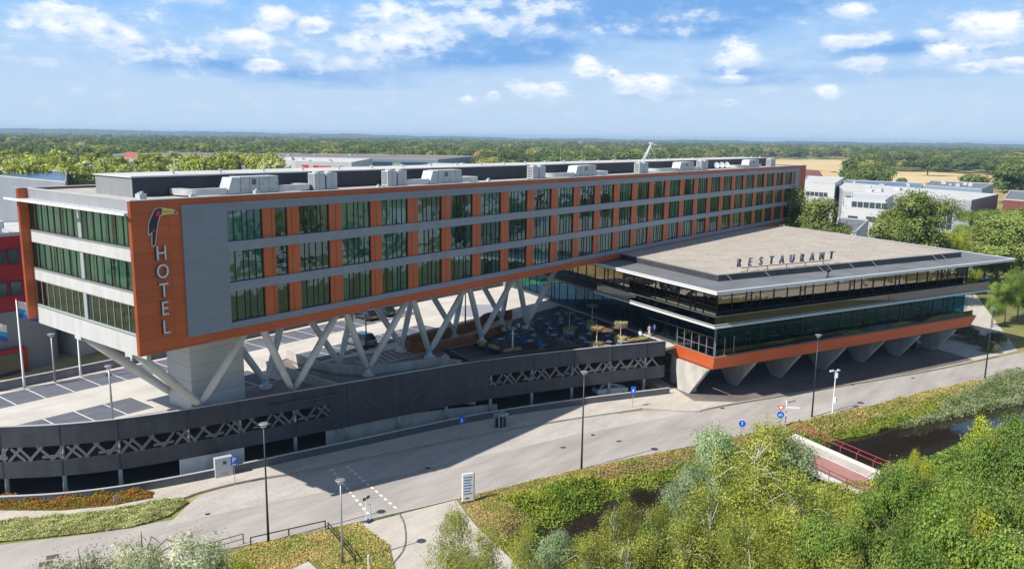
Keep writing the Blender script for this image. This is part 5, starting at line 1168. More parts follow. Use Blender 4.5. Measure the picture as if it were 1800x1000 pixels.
hall('low_annex', 'low pale annex in front of the tall blue-grey hall at the left', [pD(-100, 200), pD(42, 212), pD(60, 262), pD(-100, 262)], 3.0, HALLL, ROOFL)
hall('warehouse', 'long blue-grey warehouse with brownish roof beyond the hotel penthouse', [pD(200, 690), pD(770, 610), pD(838, 730), pD(250, 820)], 10.6, mat('warehouse_blue', (.16, .23, .30), .5, var=.05, vscale=.05), mat('roof_brown', (.20, .16, .15), .8, var=.1, vscale=.05), [(0, 30, 240, -3, 8.5, 9)])
t = hall('sign_hall', 'grey-white hall with red and dark lettering panels behind the first condensers', [pD(520, 520), pD(618, 505), pD(655, 600), pD(470, 620)], 11.2, HALLL, ROOFL)
A = Vector(pD(520, 520)); B = Vector(pD(618, 505)); d = (B-A).normalized(); nn = Vector((d.y, -d.x))
def decal(a0, a1, z0, z1, m, nm='sign_panel'): mb = MB(); p = A+d*a0+nn*.1; q = A+d*a1+nn*.1; mb.prism([tuple(p), tuple(q), tuple(q+nn*.1), tuple(p+nn*.1)], z0, z1); mb.build(nm, m, t)
decal(4, 8.5, 6.6, 9.4, SIGNR); decal(11.5, 15, 7.7, 9.2, SIGNR); decal(15.6, 23, 7.7, 9.2, mat('sign_dim_red', (.45, .10, .10), .5)); decal(26, 31, 7.7, 9.2, mat('sign_grey', (.2, .2, .24), .5))
hall('white_hall', 'low white hall with a small blue logo left of the hall with red lettering', [pD(425, 470), pD(508, 470), pD(512, 500), pD(425, 505)], 9.8, HALLW, ROOFL, [(0, 9, 11.5, 6.6, 8.9, 1)])
hall('flat_hall', 'long flat pale hall beyond the middle of the hotel roof', [pD(712, 470), pD(1080, 430), pD(1120, 520), pD(760, 560)], 9.6, HALLL, ROOFL, [(0, 10, 120, 5.5, 7, 12)])
hall('far_hall', 'pale blue distant hall beside the lattice mast', [pD(1180, 760), pD(1275, 740), pD(1290, 800), pD(1195, 820)], 7.5, mat('hall_blue', (.30, .38, .46), .5), HALLG)
# right side group
pal = mat('hall_silver', (.30, .315, .33), .55, var=.05, vscale=.05)
h1 = [pD(1485, 330), pD(1714, 302), pD(1760, 345), pD(1470, 400)]
hall('grey_hall', 'big silver-grey hall with pale roof and blue glass corner right of the hotel end', h1, Dp(1714, 354, 302)[2], pal, ROOFL, [(0, 33, 43.5, zd(1675, 403, 306), zd(1675, 371, 306), 5), (1, 3, 20, zd(1740, 400, 320), zd(1740, 372, 320), 4), (0, 1, 9, zd(1500, 352, 325), zd(1500, 346, 325), 1)])
A_ = [pD(1485, 262), pD(1575, 255), pD(1590, 300), pD(1485, 305)]
hall('white_office', 'white two-storey office with a glazed upper floor behind the poplars', A_, Dp(1520, 368, 258)[2], HALLW, ROOFL, [(0, 2, 5.5, zd(1505, 390, 260), zd(1505, 380, 260), 1), (0, 7.6, 11.0, zd(1540, 391, 257), zd(1540, 382, 257), 1), (0, 9, 13, zd(1540, 412, 257), zd(1540, 402, 257), 2)])
top_ = hall('office_storey', 'glazed top storey standing on the white office', [pD(1500, 262), pD(1562, 258), pD(1575, 285), pD(1500, 290)], Dp(1520, 351, 260)[2], HALLW, HALLW, [(0, .3, 10.8, zd(1530, 367, 260), zd(1530, 356, 260), 6)], z0=Dp(1520, 368, 258)[2]+.1)
off_ = [o for o in COL.objects if o.name.startswith('white_office')][0]
for ch in list(top_.children): ch.parent = off_; ch.location = Vector(top_.location)-Vector(off_.location)
bpy.data.objects.remove(top_)
hall('grey_shed', 'small grey flat-roofed shed between the poplars and the restaurant roof', [pD(1476, 205), pD(1515, 200), pD(1535, 232), pD(1480, 236)], Dp(1500, 405, 205)[2], HALLL, ROOFM, [(0, 1, 5, -4.5, -1.5, 2)])
hall('solar_hall', 'low hall covered with dark solar panels behind the silver-grey hall', [pD(1475, 430), pD(1620, 420), pD(1625, 500), pD(1490, 510)], Dp(1500, 330, 430)[2], mat('hall_steel', (.22, .30, .36), .5), SOLAR)
hall('grey_hall', 'blue-grey low hall with white roof units at the right', [pD(1628, 425), pD(1730, 410), pD(1750, 470), pD(1640, 480)], Dp(1700, 332, 410)[2], mat('hall_steel2', (.20, .28, .35), .5), ROOFM)
hall('white_building', 'white flat building left of the solar hall just beyond the hotel end', [pD(1412, 360), pD(1470, 352), pD(1485, 410), pD(1420, 420)], Dp(1440, 322, 355)[2], HALLW, ROOFL, [(0, 2, 12, zd(1440, 345, 356), zd(1440, 338, 356), 5)])
hall('brick_building', 'dark red brick building cut by the right edge', [pD(1770, 300), pD(1860, 292), pD(1870, 350), pD(1780, 360)], Dp(1780, 352, 300)[2], mat('brick_far', (.17, .055, .035), .8, var=.1), ROOFM, [(0, 1, 12, 0, 3, 5)])
sheet('side_road', [(20, -88), (330, -88), (330, -108), (20, -108)], GZ+.02, PAVE)
sheet('parking_lot', [(60, -122), (200, -122), (200, -165), (60, -165)], GZ+.02, PAVE)
for i, (x0, x1, y0, y1, z, mw, lab) in enumerate(((90, 150, -215, -180, 3, HALLW, 'white hall south of the road mirrored in the hotel windows'), (170, 230, -150, -120, 1.5, HALLL, 'pale hall across the southern road mirrored in the windows'), (250, 330, -190, -140, 2, MATS['brick_far'], 'brick hall south of the road mirrored in the far windows'), (30, 70, -200, -170, 2, HALLL, 'small pale hall at the southern car park'))):
    hall('industrial_hall', lab, [(x0, y1), (x0, y0), (x1, y0), (x1, y1)][::-1], z, mw, ROOFL, [(0, 4, 26, -3.5, -1, 6)])
for i in range(26):
    put_tree('poplar' if i % 2 else 'alder', 40+i*12+trng.uniform(-4, 4), -116+trng.uniform(-3, 3) if i % 3 else -172+trng.uniform(-5, 5), GZ, trng.uniform(8, 15), trng.uniform(3, 5), 'roadside_tree', 'green roadside tree south of the picture mirrored in the hotel windows', group='trees along the southern road')
def house(px, py, D, w, lab, roofm=TILE):
    q = Dp(px, py, D); t = thing('house', lab, 'house', (q[0], q[1], GZ)); zt = q[2]; d = Vector((CR[0], CR[1])).normalized(); n = Vector((-d.y, d.x)); c = Vector((q[0], q[1]))
    P = [c-d*w/2, c+d*w/2, c+d*w/2+n*9, c-d*w/2+n*9]; mb = MB(); ze = zt-4; mb.prism([tuple(p) for p in P], GZ, ze); mb.build('wall', HALLL, t)
    r0 = c-d*(w/2-1.5)+n*4.5; r1 = c+d*(w/2-1.5)+n*4.5; mb = MB(); a, b, c2, e = [(*p, ze) for p in P]; f, g_ = (*r0, zt), (*r1, zt)
    mb.poly([a, b, g_, f]); mb.poly([b, c2, g_]); mb.poly([c2, e, f, g_]); mb.poly([e, a, f]); mb.build('roof', roofm, t)
house(228, 268, 660, 12, 'far house with orange-red tiled roof among the trees at the left'); house(838, 268, 760, 7, 'far house with pink-red gable roof among the central trees'); house(1430, 300, 520, 13, 'house with purple-red roof beside the far end of the hotel', mat('tile_purple', (.17, .06, .07), .8))
house(85, 256, 900, 12, 'far grey house with pointed roof at the left', HALLL)
# ================================================================== VEHICLES
def make_car(name, label, paint, hatch=True, L=4.25, Wd=1.78, H=1.45):
    t = thing(name, label, 'car'); n = 15; prof = []
    secs = [(-L/2, .38, .62, .80), (-L/2+.12, .25, .80, .86), (-L/2+.9, .2, .92, .89), (-L/2+1.25, .2, .98, .89), (L/2-1.1, .2, .98, .89), (L/2-.35, .22, .95, .88), (L/2-.06, .3, .85, .84), (L/2, .42, .7, .78)]
    mb = MB(); rings = []
    for x, zb, zt, hw in secs:
        hw = hw*Wd/1.78; rings.append([(x, -hw*.92, zb), (x, -hw, zb+.18), (x, -hw, zt-.12), (x, -hw*.86, zt), (x, hw*.86, zt), (x, hw, zt-.12), (x, hw, zb+.18), (x, hw*.92, zb)])
    for a, b in zip(rings[:-1], rings[1:]):
        for k in range(8): mb.poly([a[k], a[(k+1) % 8], b[(k+1) % 8], b[k]][::-1])
    mb.poly(rings[0]); mb.poly(rings[-1][::-1]); mb.build('body', paint, t, smooth=False, bevel=.03)
    c0, c1 = -L/2+1.05, L/2-(.22 if hatch else .75); r0, r1 = c0+.85, c1-.45; hw = Wd/2-.10; hr = hw-.17
    mb = MB(); mb.hexa([(c0, -hw, .94), (c1, -hw, .94), (c1, hw, .94), (c0, hw, .94)], [(r0, -hr, H-.06), (r1, -hr, H-.06), (r1, hr, H-.06), (r0, hr, H-.06)]); mb.build('window', mat('car_glass', (.01, .014, .018), .06, spec=.7), t)
    mb = MB(); mb.hexa([(r0-.05, -hr-.02, H-.08), (r1+.05, -hr-.02, H-.08), (r1+.05, hr+.02, H-.08), (r0-.05, hr+.02, H-.08)], [(r0+.08, -hr+.06, H), (r1-.05, -hr+.06, H), (r1-.05, hr-.06, H), (r0+.08, hr-.06, H)])
    for s in (-1, 1):
        xm = (c0+c1)/2; mb.bar((xm, s*(hw+.005), .94), (xm, s*(hr+.005), H-.05), .09, .03)
        mb.bar((c0+.02, s*hw, .93), (r0, s*hr, H-.05), .07, .05); mb.bar((c1-.02, s*hw, .93), (r1, s*hr, H-.05), .12, .05)
    mb.build('roof', paint, t)
    for sx in (-1, 1):
        for sy in (-1, 1):
            x = sx*L*.31; y = sy*(Wd/2-.12); mb = MB(); mb.tube([(x, y-.1, .32), (x, y+.1, .32)], .32, 16); w = mb.build('wheel', BLACKM, t); mb = MB(); mb.tube([(x, y+sy*.095, .32), (x, y+sy*.115, .32)], .2, 12); mb.build('rim', GREYM, w)
            mb = MB(); mb.box(sx*(L/2-.10)-.06, sx*(L/2-.10)+.06, sy*.62-.16, sy*.62+.16, .62, .76); mb.build('headlight' if sx < 0 else 'tail_light', SIGNW if sx < 0 else SIGNR, t)
    mb = MB(); mb.box(L/2-.01, L/2+.015, -.26, .26, .50, .62); mb.build('number_plate', YELLOW, t)
    return t
PB = mat('car_paint_black', (.012, .014, .02), .15, spec=.8, coat=.6); PG = mat('car_paint_bluegrey', (.16, .20, .23), .2, metal=.4, coat=.6); PW = mat('car_paint_white', (.66, .67, .68), .2, coat=.5); PD = mat('car_paint_teal', (.01, .035, .04), .18, coat=.5)
PR = mat('car_paint_red', (.4, .02, .02), .2, coat=.5); PS = mat('car_paint_silver', (.42, .43, .45), .22, metal=.5, coat=.5)
def park(c, px, py, z, rz, s=1.0):
    q = Zp(px, py, z); c.location = (q[0], q[1], z); c.rotation_euler = (0, 0, rz); c.scale = (s, s, s)
c = make_car('parked_car', 'blue-grey estate car parked between the white slanted columns', PG, L=4.4, H=1.58); park(c, 632, 606, 0, rad(-90), 1.15)
c = make_car('parked_car', 'black hatchback in the rear row of the deck under the hotel', PB); park(c, 642, 560, 0, rad(-96), 1.12)
c = make_car('parked_car', 'dark teal car parked right beside the black hatchback', PD); park(c, 672, 553, 0, rad(-96), 1.12)
c = make_car('parked_car', 'black car at the far rear of the deck near the glass lobby', PB, L=4.5); park(c, 945, 494, 0, rad(-100), 1.2)
c = make_car('parked_car', 'white car in the dim lower level of the garage', PW); park(c, 1072, 692, GZ, rad(150), 1.1)
for i, (px, py, z, m, lab) in enumerate(((1795, 490, GZ, PB, 'black car at the right edge behind the shrubs'), (1720, 492, GZ, PS, 'silver car glimpsed beyond the restaurant balcony'), (1606, 392, GZ, PB, 'dark car beside the white office'), (1632, 325, GZ, PR, 'red car on the far field road'))):
    c = make_car('parked_car', lab, m); park(c, px, py, z, rad(20+i*40), 1.1)
# ================================================================== STREET FURNITURE
def lamp(px, py, h, lab, z=GZ, m=BLACKM, pale=False, r=.09, head=1):
    q = Zp(px, py, z); x, y = q[0], q[1]; t = thing('street_lamp', lab, 'street lamp', (x, y, z)); mb = MB(); mb.tube([(x, y, z), (x, y, z+h*.3), (x, y, z+h)], [r*1.3, r, r*.6], 10); mb.build('pole', m, t, smooth=True)
    mb = MB(); mb.tube([(x, y, z+h-.05), (x, y, z+h+.10), (x, y, z+h+.16)], [.12, .42, .34], 16); hd = mb.build('lamp_head', GREYM if head else m, t); mb = MB(); mb.tube([(x, y, z+h-.16), (x, y, z+h-.05)], [.2, .24], 12); mb.build('lamp_glass', SIGNW, hd)
    return t
def hgt(px, py, tx, ty, z=GZ):
    q = Zp(px, py, z); best = min((abs((lambda p: p)(0)), 0) for _ in [0]); zs = np.linspace(.5, 16, 600)
    def pr(P): d = P-CAM; w = d@CF; return 500-FPX*(d@CU)/w
    return float(min(zs, key=lambda h: abs(pr(np.array([q[0], q[1], z+h]))-ty)))
for px, py, tx, ty, m, lab, z in ((472, 952, 463, 747, BLACKM, 'tall black lamp post at the left end of the dry verge', GZ), (1022, 825, 1026, 655, BLACKM, 'tall black lamp post in the middle of the road verge', GZ), (1427, 733, 1437, 590, BLACKM, 'tall black lamp post near the finger post and round signs', GZ), (1731, 665, 1739, 543, BLACKM, 'tall black lamp post at the right end of the restaurant', GZ),
        (602, 992, 601, 846, GREYM, 'shorter grey lamp post on the verge beside the pale path', GZ), (198, 737, 187, 645, GREYM, 'grey lamp pole standing at the parapet of the parking deck', 0), (97, 671, 90, 589, GREYM, 'grey lamp pole between two flagpoles on the deck rear edge', 0), (901, 617, 900, 577, WHITE, 'short white pole on the dark terrace', 0), (644, 615, 643, 552, BLACKM, 'dark thin lamp pole beside the blue-grey estate car', 0), (818, 570, 818, 508, BLACKM, 'dark thin lamp pole behind the rusty planter wall', 0)):
    lamp(px, py, hgt(px, py, tx, ty, z), lab, z, m, r=.09 if z else .11)
def flagpole(px, py, ty, lab, flag=True, fl=1.0):
    q = Zp(px, py, 0); x, y = q[0], q[1]; h = hgt(px, py, px, ty, 0); t = thing('flagpole', lab, 'flagpole', (x, y, 0)); mb = MB(); mb.tube([(x, y, 0), (x, y, 1), (x, y, h)], [.15, .12, .06], 10); mb.build('pole', WHITE, t, smooth=True)
    mb = MB(); mb.tube([(x, y, h), (x, y, h+.12)], [.11, .05], 8); mb.build('finial', SIGNR if flag else WHITE, t)
    if flag:
        wv = lambda u, v: (x+.1+u*1.9*fl, y-.15-.5*u+.12*math.sin(u*6+v*2), h-.15-v*1.9-u*.75)
        for nm, v0, v1, m in (('flag', 0, .45, mat('flag_white', (.7, .72, .74), .7)), ('flag_stripe', .45, .72, mat('flag_sky', (.03, .33, .62), .7)), ('flag_hem', .72, 1.0, mat('flag_blue', (.01, .10, .36), .7))):
            mb = MB()
            for i in range(8):
                for vv in range(2): a, b = i/8, (i+1)/8; va = v0+(v1-v0)*vv/2; vb = v0+(v1-v0)*(vv+1)/2; mb.poly([wv(a, vb), wv(b, vb), wv(b, va), wv(a, va)])
            mb.build(nm, m, t, smooth=True)
    return t
flagpole(43, 681, 526, 'white flagpole with white and blue flag nearest the left orange column'); flagpole(142, 661, 590, 'white flagpole without visible flag behind the slanted column', False); flagpole(-14, 690, 560, 'white flagpole at the left edge with a bright blue flag', True, .9); flagpole(232, 643, 615, 'short-looking white flagpole beside the underside of the hotel', False)
def arrow_P(q, m): pass
def post_sign(px, py, ty, lab, face='P', w=.62, hh=.95):
    q = Zp(px, py, GZ+.11); x, y = q[0], q[1]; z = GZ+.11; h = hgt(px, py, px, ty, z); t = thing('road_sign', lab, 'road sign', (x, y, z)); mb = MB(); mb.tube([(x, y, z), (x, y, z+h-.05)], .035, 8); mb.build('pole', GREYM, t)
    a = math.atan2(CAM[1]-y, CAM[0]-x)+math.pi/2+.15; d = Vector((math.cos(a), math.sin(a))); n = Vector((d.y, -d.x))*1.0
    if n.dot(Vector((CAM[0]-x, CAM[1]-y))) < 0: n = -n; 
    Mx = Matrix(((d.x, 0, n.x, x+n.x*.06), (d.y, 0, n.y, y+n.y*.06), (0, 1, 0, z+h-hh/2), (0, 0, 0, 1)))
    if Mx.to_3x3().determinant() < 0: Mx = Matrix(((-d.x, 0, n.x, x+n.x*.06), (-d.y, 0, n.y, y+n.y*.06), (0, 1, 0, z+h-hh/2), (0, 0, 0, 1)))
    def plate(nm, pts, z0, z1, m):
        mb = MB(); mb.prism(pts, z0, z1); mb.v = [tuple(Mx @ Vector(v)) for v in mb.v]; return mb.build(nm, m, t)
    cir = lambda r, k=22: [(r*math.cos(2*math.pi*i/k), r*math.sin(2*math.pi*i/k)) for i in range(k)]
    if face == 'P':
        plate('plate', [(-w/2, -hh/2), (w/2, -hh/2), (w/2, hh/2), (-w/2, hh/2)], 0, .03, SIGNB)
        text_obj('letter', 'P', .72, .01, SIGNW, t, Mx @ Matrix.Translation((0, .06, .04))); plate('arrow', [(-.18, -.40), (.16, -.40), (.16, -.34), (-.18, -.34)], .032, .04, SIGNW)
    elif face == 'P2':
        plate('plate', [(-w/2, -hh/2), (w/2, -hh/2), (w/2, hh/2), (-w/2, hh/2)], 0, .03, SIGNB)
        plate('arrow', [(-.16, -.06), (-.02, .14), (.12, -.06), (.03, -.06), (.03, -.3), (-.07, -.3), (-.07, -.06)], .032, .04, SIGNW)
    elif face == 'round':
        plate('plate', cir(w/2), 0, .03, SIGNB); plate('rim', [(p[0]*.0+p[0], p[1]) for p in cir(w/2+.03)], -.01, -.002, SIGNW)
        plate('symbol', [(-.04, -.2), (.04, -.2), (.04, .12), (.10, .12), (0, .24), (-.10, .12), (-.04, .12)], .032, .04, SIGNW)
    elif face == 'bike':
        plate('plate', cir(w/2), 0, .03, SIGNB); plate('rim', cir(w/2+.03), -.01, -.002, SIGNW)
        for s in (-1, 1):
            ring = cir(.10, 12); mb = MB()
            for i in range(12): a0 = ring[i]; a1 = ring[(i+1) % 12]; mb.bar((a0[0]+s*.14, a0[1]-.07, .04), (a1[0]+s*.14, a1[1]-.07, .04), .03)
            mb.v = [tuple(Mx @ Vector(v)) for v in mb.v]; mb.build('symbol_wheel', SIGNW, t)
        mb = MB(); mb.bar((-.14, -.07, .04), (.05, .10, .04), .03); mb.bar((.05, .10, .04), (.14, -.07, .04), .03); mb.bar((.05, .10, .04), (0, -.06, .04), .03); mb.v = [tuple(Mx @ Vector(v)) for v in mb.v]; mb.build('symbol', SIGNW, t)
        plate('yield_border', [(-.42, 1.13), (0, .42), (.42, 1.13)], 0, .03, SIGNR); plate('yield_face', [(-.26, 1.04), (0, .60), (.26, 1.04)], .032, .04, SIGNW)
        mb = MB(); mb.tube([(x, y, z+h-.1), (x, y, z+h+.6)], .035, 8); mb.build('pole_top', GREYM, t)
    return t
post_sign(413, 850, 801, 'blue parking sign with white P on the pavement before the pale door'); post_sign(812, 765, 730, 'blue parking sign with white arrow at the shaded low wall', 'P2'); post_sign(1112, 716, 679, 'blue parking sign with white arrow near the restaurant end of the garage', 'P2')
post_sign(1370, 752, 722, 'round blue cycle sign below a red and white yield triangle', 'bike', .85, .85); post_sign(1303, 766, 738, 'round blue sign seen half behind the birches', 'round', .80, .8)
# small pink sign at the sage bed
q = Zp(206, 902, GZ); t = thing('road_sign', 'small faded pink sign on a thin pole between the orange and sage beds', 'road sign', (q[0], q[1], GZ)); mb = MB(); mb.tube([(q[0], q[1], GZ), (q[0], q[1], GZ+1.3)], .03, 6); mb.build('pole', GREYM, t); mb = MB(); mb.box(q[0]-.22, q[0]+.22, q[1]-.03, q[1]+.03, GZ+1.2, GZ+1.75); mb.build('plate', mat('faded_pink', (.6, .3, .27), .6), t)
# finger post
q = Zp(1380, 752, GZ); t = thing('finger_post', 'white finger post with arms and blue bands beside the yield triangle', 'signpost', (q[0], q[1], GZ)); hh = 3.4; mb = MB(); mb.tube([(q[0], q[1], GZ), (q[0], q[1], GZ+hh)], .06, 10); mb.build('pole', WHITE, t)
for k, (z, a) in enumerate(((3.2, -20), (3.0, 25), (2.6, -60))):
    d = Vector((math.cos(rad(a)), math.sin(rad(a)))); mb = MB(); mb.bar((q[0], q[1], GZ+z), (q[0]+d.x*1.5, q[1]+d.y*1.5, GZ+z), .03, .22); mb.build('arm', SIGNW, t)
for z in (.7, 1.2): mb = MB(); mb.tube([(q[0], q[1], GZ+z), (q[0], q[1], GZ+z+.22)], .065, 10); mb.build('band', SIGNB, t)
# camera pole
q = Zp(1463, 727, GZ); h = hgt(1463, 727, 1468, 652); t = thing('camera_pole', 'white camera pole with boxes on the verge right of the third black lamp post', 'camera pole', (q[0], q[1], GZ)); mb = MB(); mb.tube([(q[0], q[1], GZ), (q[0], q[1], GZ+h)], [.09, .06], 10); mb.build('pole', WHITE, t)
mb = MB(); mb.box(q[0]-.2, q[0]+.2, q[1]-.35, q[1]-.08, GZ+1.5, GZ+2.2); mb.build('cabinet', WHITE, t, bevel=.03); mb = MB(); mb.box(q[0]+.05, q[0]+.45, q[1]-.2, q[1]+.2, GZ+h-.9, GZ+h-.3); mb.build('junction_box', WHITE, t)
for s in (-1, .6): mb = MB(); mb.bar((q[0], q[1], GZ+h), (q[0]+s*.5, q[1]-s*.3, GZ+h), .05); mb.bar((q[0]+s*.35, q[1]-s*.2, GZ+h+.1), (q[0]+s*.8, q[1]-s*.5, GZ+h+.05), .18); mb.build('camera', WHITE, t)
# information board
q = Zp(822, 884, GZ); x, y = q[0], q[1]; h = hgt(824, 884, 824, 833)+.1; t = thing('information_board', 'tall white information pillar with blue lines on the dry corner by the path', 'information board', (x, y, GZ))
d = Vector((.86, -.5)); n = Vector((-.5, -.86)); P = lambda a, b: (x+d.x*a+n.x*b, y+d.y*a+n.y*b)
mb = MB(); mb.prism([P(-.55, -.11), P(.55, -.11), P(.55, .11), P(-.55, .11)], GZ+.25, GZ+h); mb.build('panel', SIGNW, t, bevel=.015); mb = MB(); mb.prism([P(-.5, -.09), P(.5, -.09), P(.5, .09), P(-.5, .09)], GZ-.1, GZ+.25); mb.build('foot', BLACKM, t); mb = MB(); mb.prism([P(.55, -.12), P(.66, -.12), P(.66, .12), P(.55, .12)], GZ, GZ+h+.02); mb.build('side_post', FRAME_L, t)
for k in range(7): mb = MB(); z = GZ+h-.35-k*.27; mb.prism([P(-.42, .111), P(.42-.08*(k % 3), .111), P(.42-.08*(k % 3), .118), P(-.42, .118)], z-.05, z+.04); mb.build('text_line', SIGNB if k % 2 else mat('sign_text_grey', (.08, .16, .3), .5), t)
mb = MB(); mb.prism([P(-.3, .111), P(.12, .111), P(.12, .118), P(-.3, .118)], GZ+.5, GZ+.62); mb.build('text_line', BLACKM, t)
# crossing pole with small signs
q = Zp(644, 918, GZ); x, y = q[0], q[1]; t = thing('crossing_post', 'pale post pair with dark plates at the start of the dashed crossing', 'traffic post', (x, y, GZ)); mb = MB(); mb.tube([(x, y, GZ), (x, y, GZ+2.5)], .045, 8); mb.tube([(x+.35, y-.1, GZ), (x+.35, y-.1, GZ+1.7)], .09, 10); mb.build('pole', WHITE, t); mb = MB(); mb.box(x-.35, x+.0, y-.03, y+.02, GZ+2.15, GZ+2.4); mb.box(x+.08, x+.43, y-.03, y+.02, GZ+2.2, GZ+2.45); mb.build('plate', BLACKM, t); mb = MB(); mb.box(x-.05, x+.55, y-.3, y+.1, GZ, GZ+.22); mb.build('base', mat('base_blue', (.02, .04, .12), .6), t)
q = Zp(648, 1010, GZ); t = thing('white_post', 'thin white post at the bottom edge beside the pale path', 'post', (q[0], q[1], GZ)); mb = MB(); mb.tube([(q[0], q[1], GZ), (q[0], q[1], GZ+1.6)], .06, 10); mb.build('pole', WHITE, t); mb = MB(); mb.tube([(q[0], q[1], GZ+1.6), (q[0], q[1], GZ+1.66)], .075, 10); mb.build('cap', WHITE, t)
# kiosk at the low wall
q = Zp(878, 750, GZ+.11); x, y = q[0], q[1]; t = thing('ticket_kiosk', 'small grey glazed kiosk against the shaded low wall', 'kiosk', (x, y, GZ+.1)); mb = MB()
for a, b in ((-.6, -.4), (.6, -.7), (.75, .1), (-.45, .4)): mb.bar((x+a, y+b, GZ+.1), (x+a, y+b, GZ+1.65), .12)
mb.bar((x, y-.5, GZ+.1), (x, y-.5, GZ+1.65), .08); mb.build('frame', FRAME_L, t); mb = MB(); mb.prism([(x-.7, y-.5), (x+.7, y-.85), (x+.85, y+.2), (x-.55, y+.5)], GZ+1.65, GZ+1.8); mb.build('roof', FRAME_L, t); mb = MB(); mb.prism([(x-.5, y-.3), (x+.5, y-.55), (x+.6, y+.1), (x-.4, y+.3)], GZ+.15, GZ+1.2); mb.build('machine', BLACKM, t)
# rails along the verge
def rail_fence(P, h, lab, m=BLACKM, step=2.2, two=False, cat='railing', z=GZ):
    P = [Vector(p) for p in P]; t = thing('railing', lab, cat, (P[0].x, P[0].y, z)); mb = MB()
    for a, b in zip(P[:-1], P[1:]):
        mb.bar((*a, z+h), (*b, z+h), .07); 
        if two: mb.bar((*a, z+h*.5), (*b, z+h*.5), .05)
    mb.build('rail', m, t)
    for a, b in zip(P[:-1], P[1:]):
        k = max(1, int((b-a).length/step))
        for i in range(k+1): q = a.lerp(b, i/k); mb = MB(); mb.bar((*q, z-.1), (*q, z+h), .08); mb.build('post', m, t)
    return t
Z2 = lambda px, py, z=GZ: Zp(px, py, z)[:2]
rail_fence([Z2(441, 959), Z2(572, 929)], .75, 'dark single-rail fence along the dry verge by the black lamp post'); rail_fence([Z2(577, 933), Z2(625, 992)], .8, 'dark rail fence running down from the verge toward the grey lamp post', two=True); rail_fence([Z2(360, 975), Z2(428, 955)], .9, 'grey double rail behind the small yellow-green tree', GREYM, two=True)
# hedge line between dry ground and bank
# ================================================================== BRIDGE
a = Vector(Zp(1427, 776, -5.6)[:2]); b = Vector(Zp(1545, 828, -5.6)[:2]); d = (b-a).normalized(); nrm = Vector((d.y, -d.x))
if nrm.x > 0: nrm = -nrm
br = thing('cycle_bridge', 'red-surfaced cycle bridge with thin red railings over the dark canal', 'bridge', (a.x, a.y, -5.6)); a0 = a-d*2.5; b0 = b+d*3.5; wB = 6.2
def bs(u0, u1, z0, z1, m, nm, s=a0, e=b0): mb = MB(); mb.prism([tuple(s+nrm*u0), tuple(e+nrm*u0), tuple(e+nrm*u1), tuple(s+nrm*u1)], z0, z1); return mb.build(nm, m, br)
bs(0, wB, -6.1, -5.72, CONC, 'deck'); bs(0, .45, -5.72, -5.5, mat('edge_pale', (.62, .60, .56), .7), 'edge_beam'); bs(wB-.45, wB, -5.72, -5.5, mat('edge_pale', (.62, .60, .56), .7), 'edge_beam')
bs(.45, 2.1, -5.72, -5.69, PAVE, 'footway'); bs(2.1, 2.22, -5.72, -5.685, PAINT, 'line'); bs(2.22, wB-.45, -5.72, -5.69, mat('red_asphalt', (.36, .18, .155), .85, var=.1, vscale=1), 'cycle_lane')
redm = mat('railing_red', (.34, .045, .06), .45)
for u, off in ((-.05, 0), (wB+.02, 0)):
    mb = MB(); s = a0+nrm*u; e = b0+nrm*u
    mb.tube([(*s, -4.75), (*e, -4.75)], .04, 6); mb.tube([(*(s-nrm*.5), -4.45), (*(e-nrm*.5), -4.45)], .04, 6) if u < 0 else mb.tube([(*s, -5.15), (*e, -5.15)], .035, 6)
    k = 7
    for i in range(k+1): q = s.lerp(e, i/k); q2 = q-nrm*(.5 if u < 0 else 0); mb.tube([(*q, -5.9), (*q, -4.75), (*q2, -4.45)], .035, 6) if u < 0 else mb.tube([(*q, -5.9), (*q, -4.75)], .035, 6)
    mb.build('railing', redm if u < 0 else mat('railing_dark_red', (.15, .03, .04), .5), br)
# manholes and drains
MHL = ['lower of two brown iron plates at the bottom left of the road', 'upper of two brown iron plates at the bottom left of the road', 'brown iron cover in the road left of the middle black lamp post', 'brown iron cover in the road right of the middle black lamp post', 'small dark drain above the two brown covers in the road', 'dark drain at the kerb corner right of the sage bed', 'dark drain at the edge of the hotel shadow on the road', 'dark drain in the sunlit road right of the camera pole', 'dark drain in the road before the round shrubs', 'dark drain in the kerb before the first concrete fin', 'faint cover near the sign with white arrow at the restaurant', 'small cover at the corner of the lay-by']
for mi_, (px, py, w) in enumerate(((80, 990, .9), (92, 978, .9), (990, 786, .6), (1088, 775, .6), (1042, 764, .45), (365, 903, .4), (752, 822, .5), (1499, 676, .5), (1605, 664, .5), (1270, 717, .5), (1118, 711, .5), (1128, 685+27, .3))):
    q = Zp(px, py, GZ+.02); mb = MB(); c, s = math.cos(.4), math.sin(-.4); R2 = lambda u, v: (q[0]+c*u-s*v, q[1]+s*u+c*v)
    mb.prism([R2(-w/2, -w/2*.8), R2(w/2, -w/2*.8), R2(w/2, w/2*.8), R2(-w/2, w/2*.8)], GZ-.05, GZ+.024); tag(mb.build('manhole_cover', MANH if w > .55 else BLACKM), MHL[mi_], 'manhole cover', 'iron covers in the road')
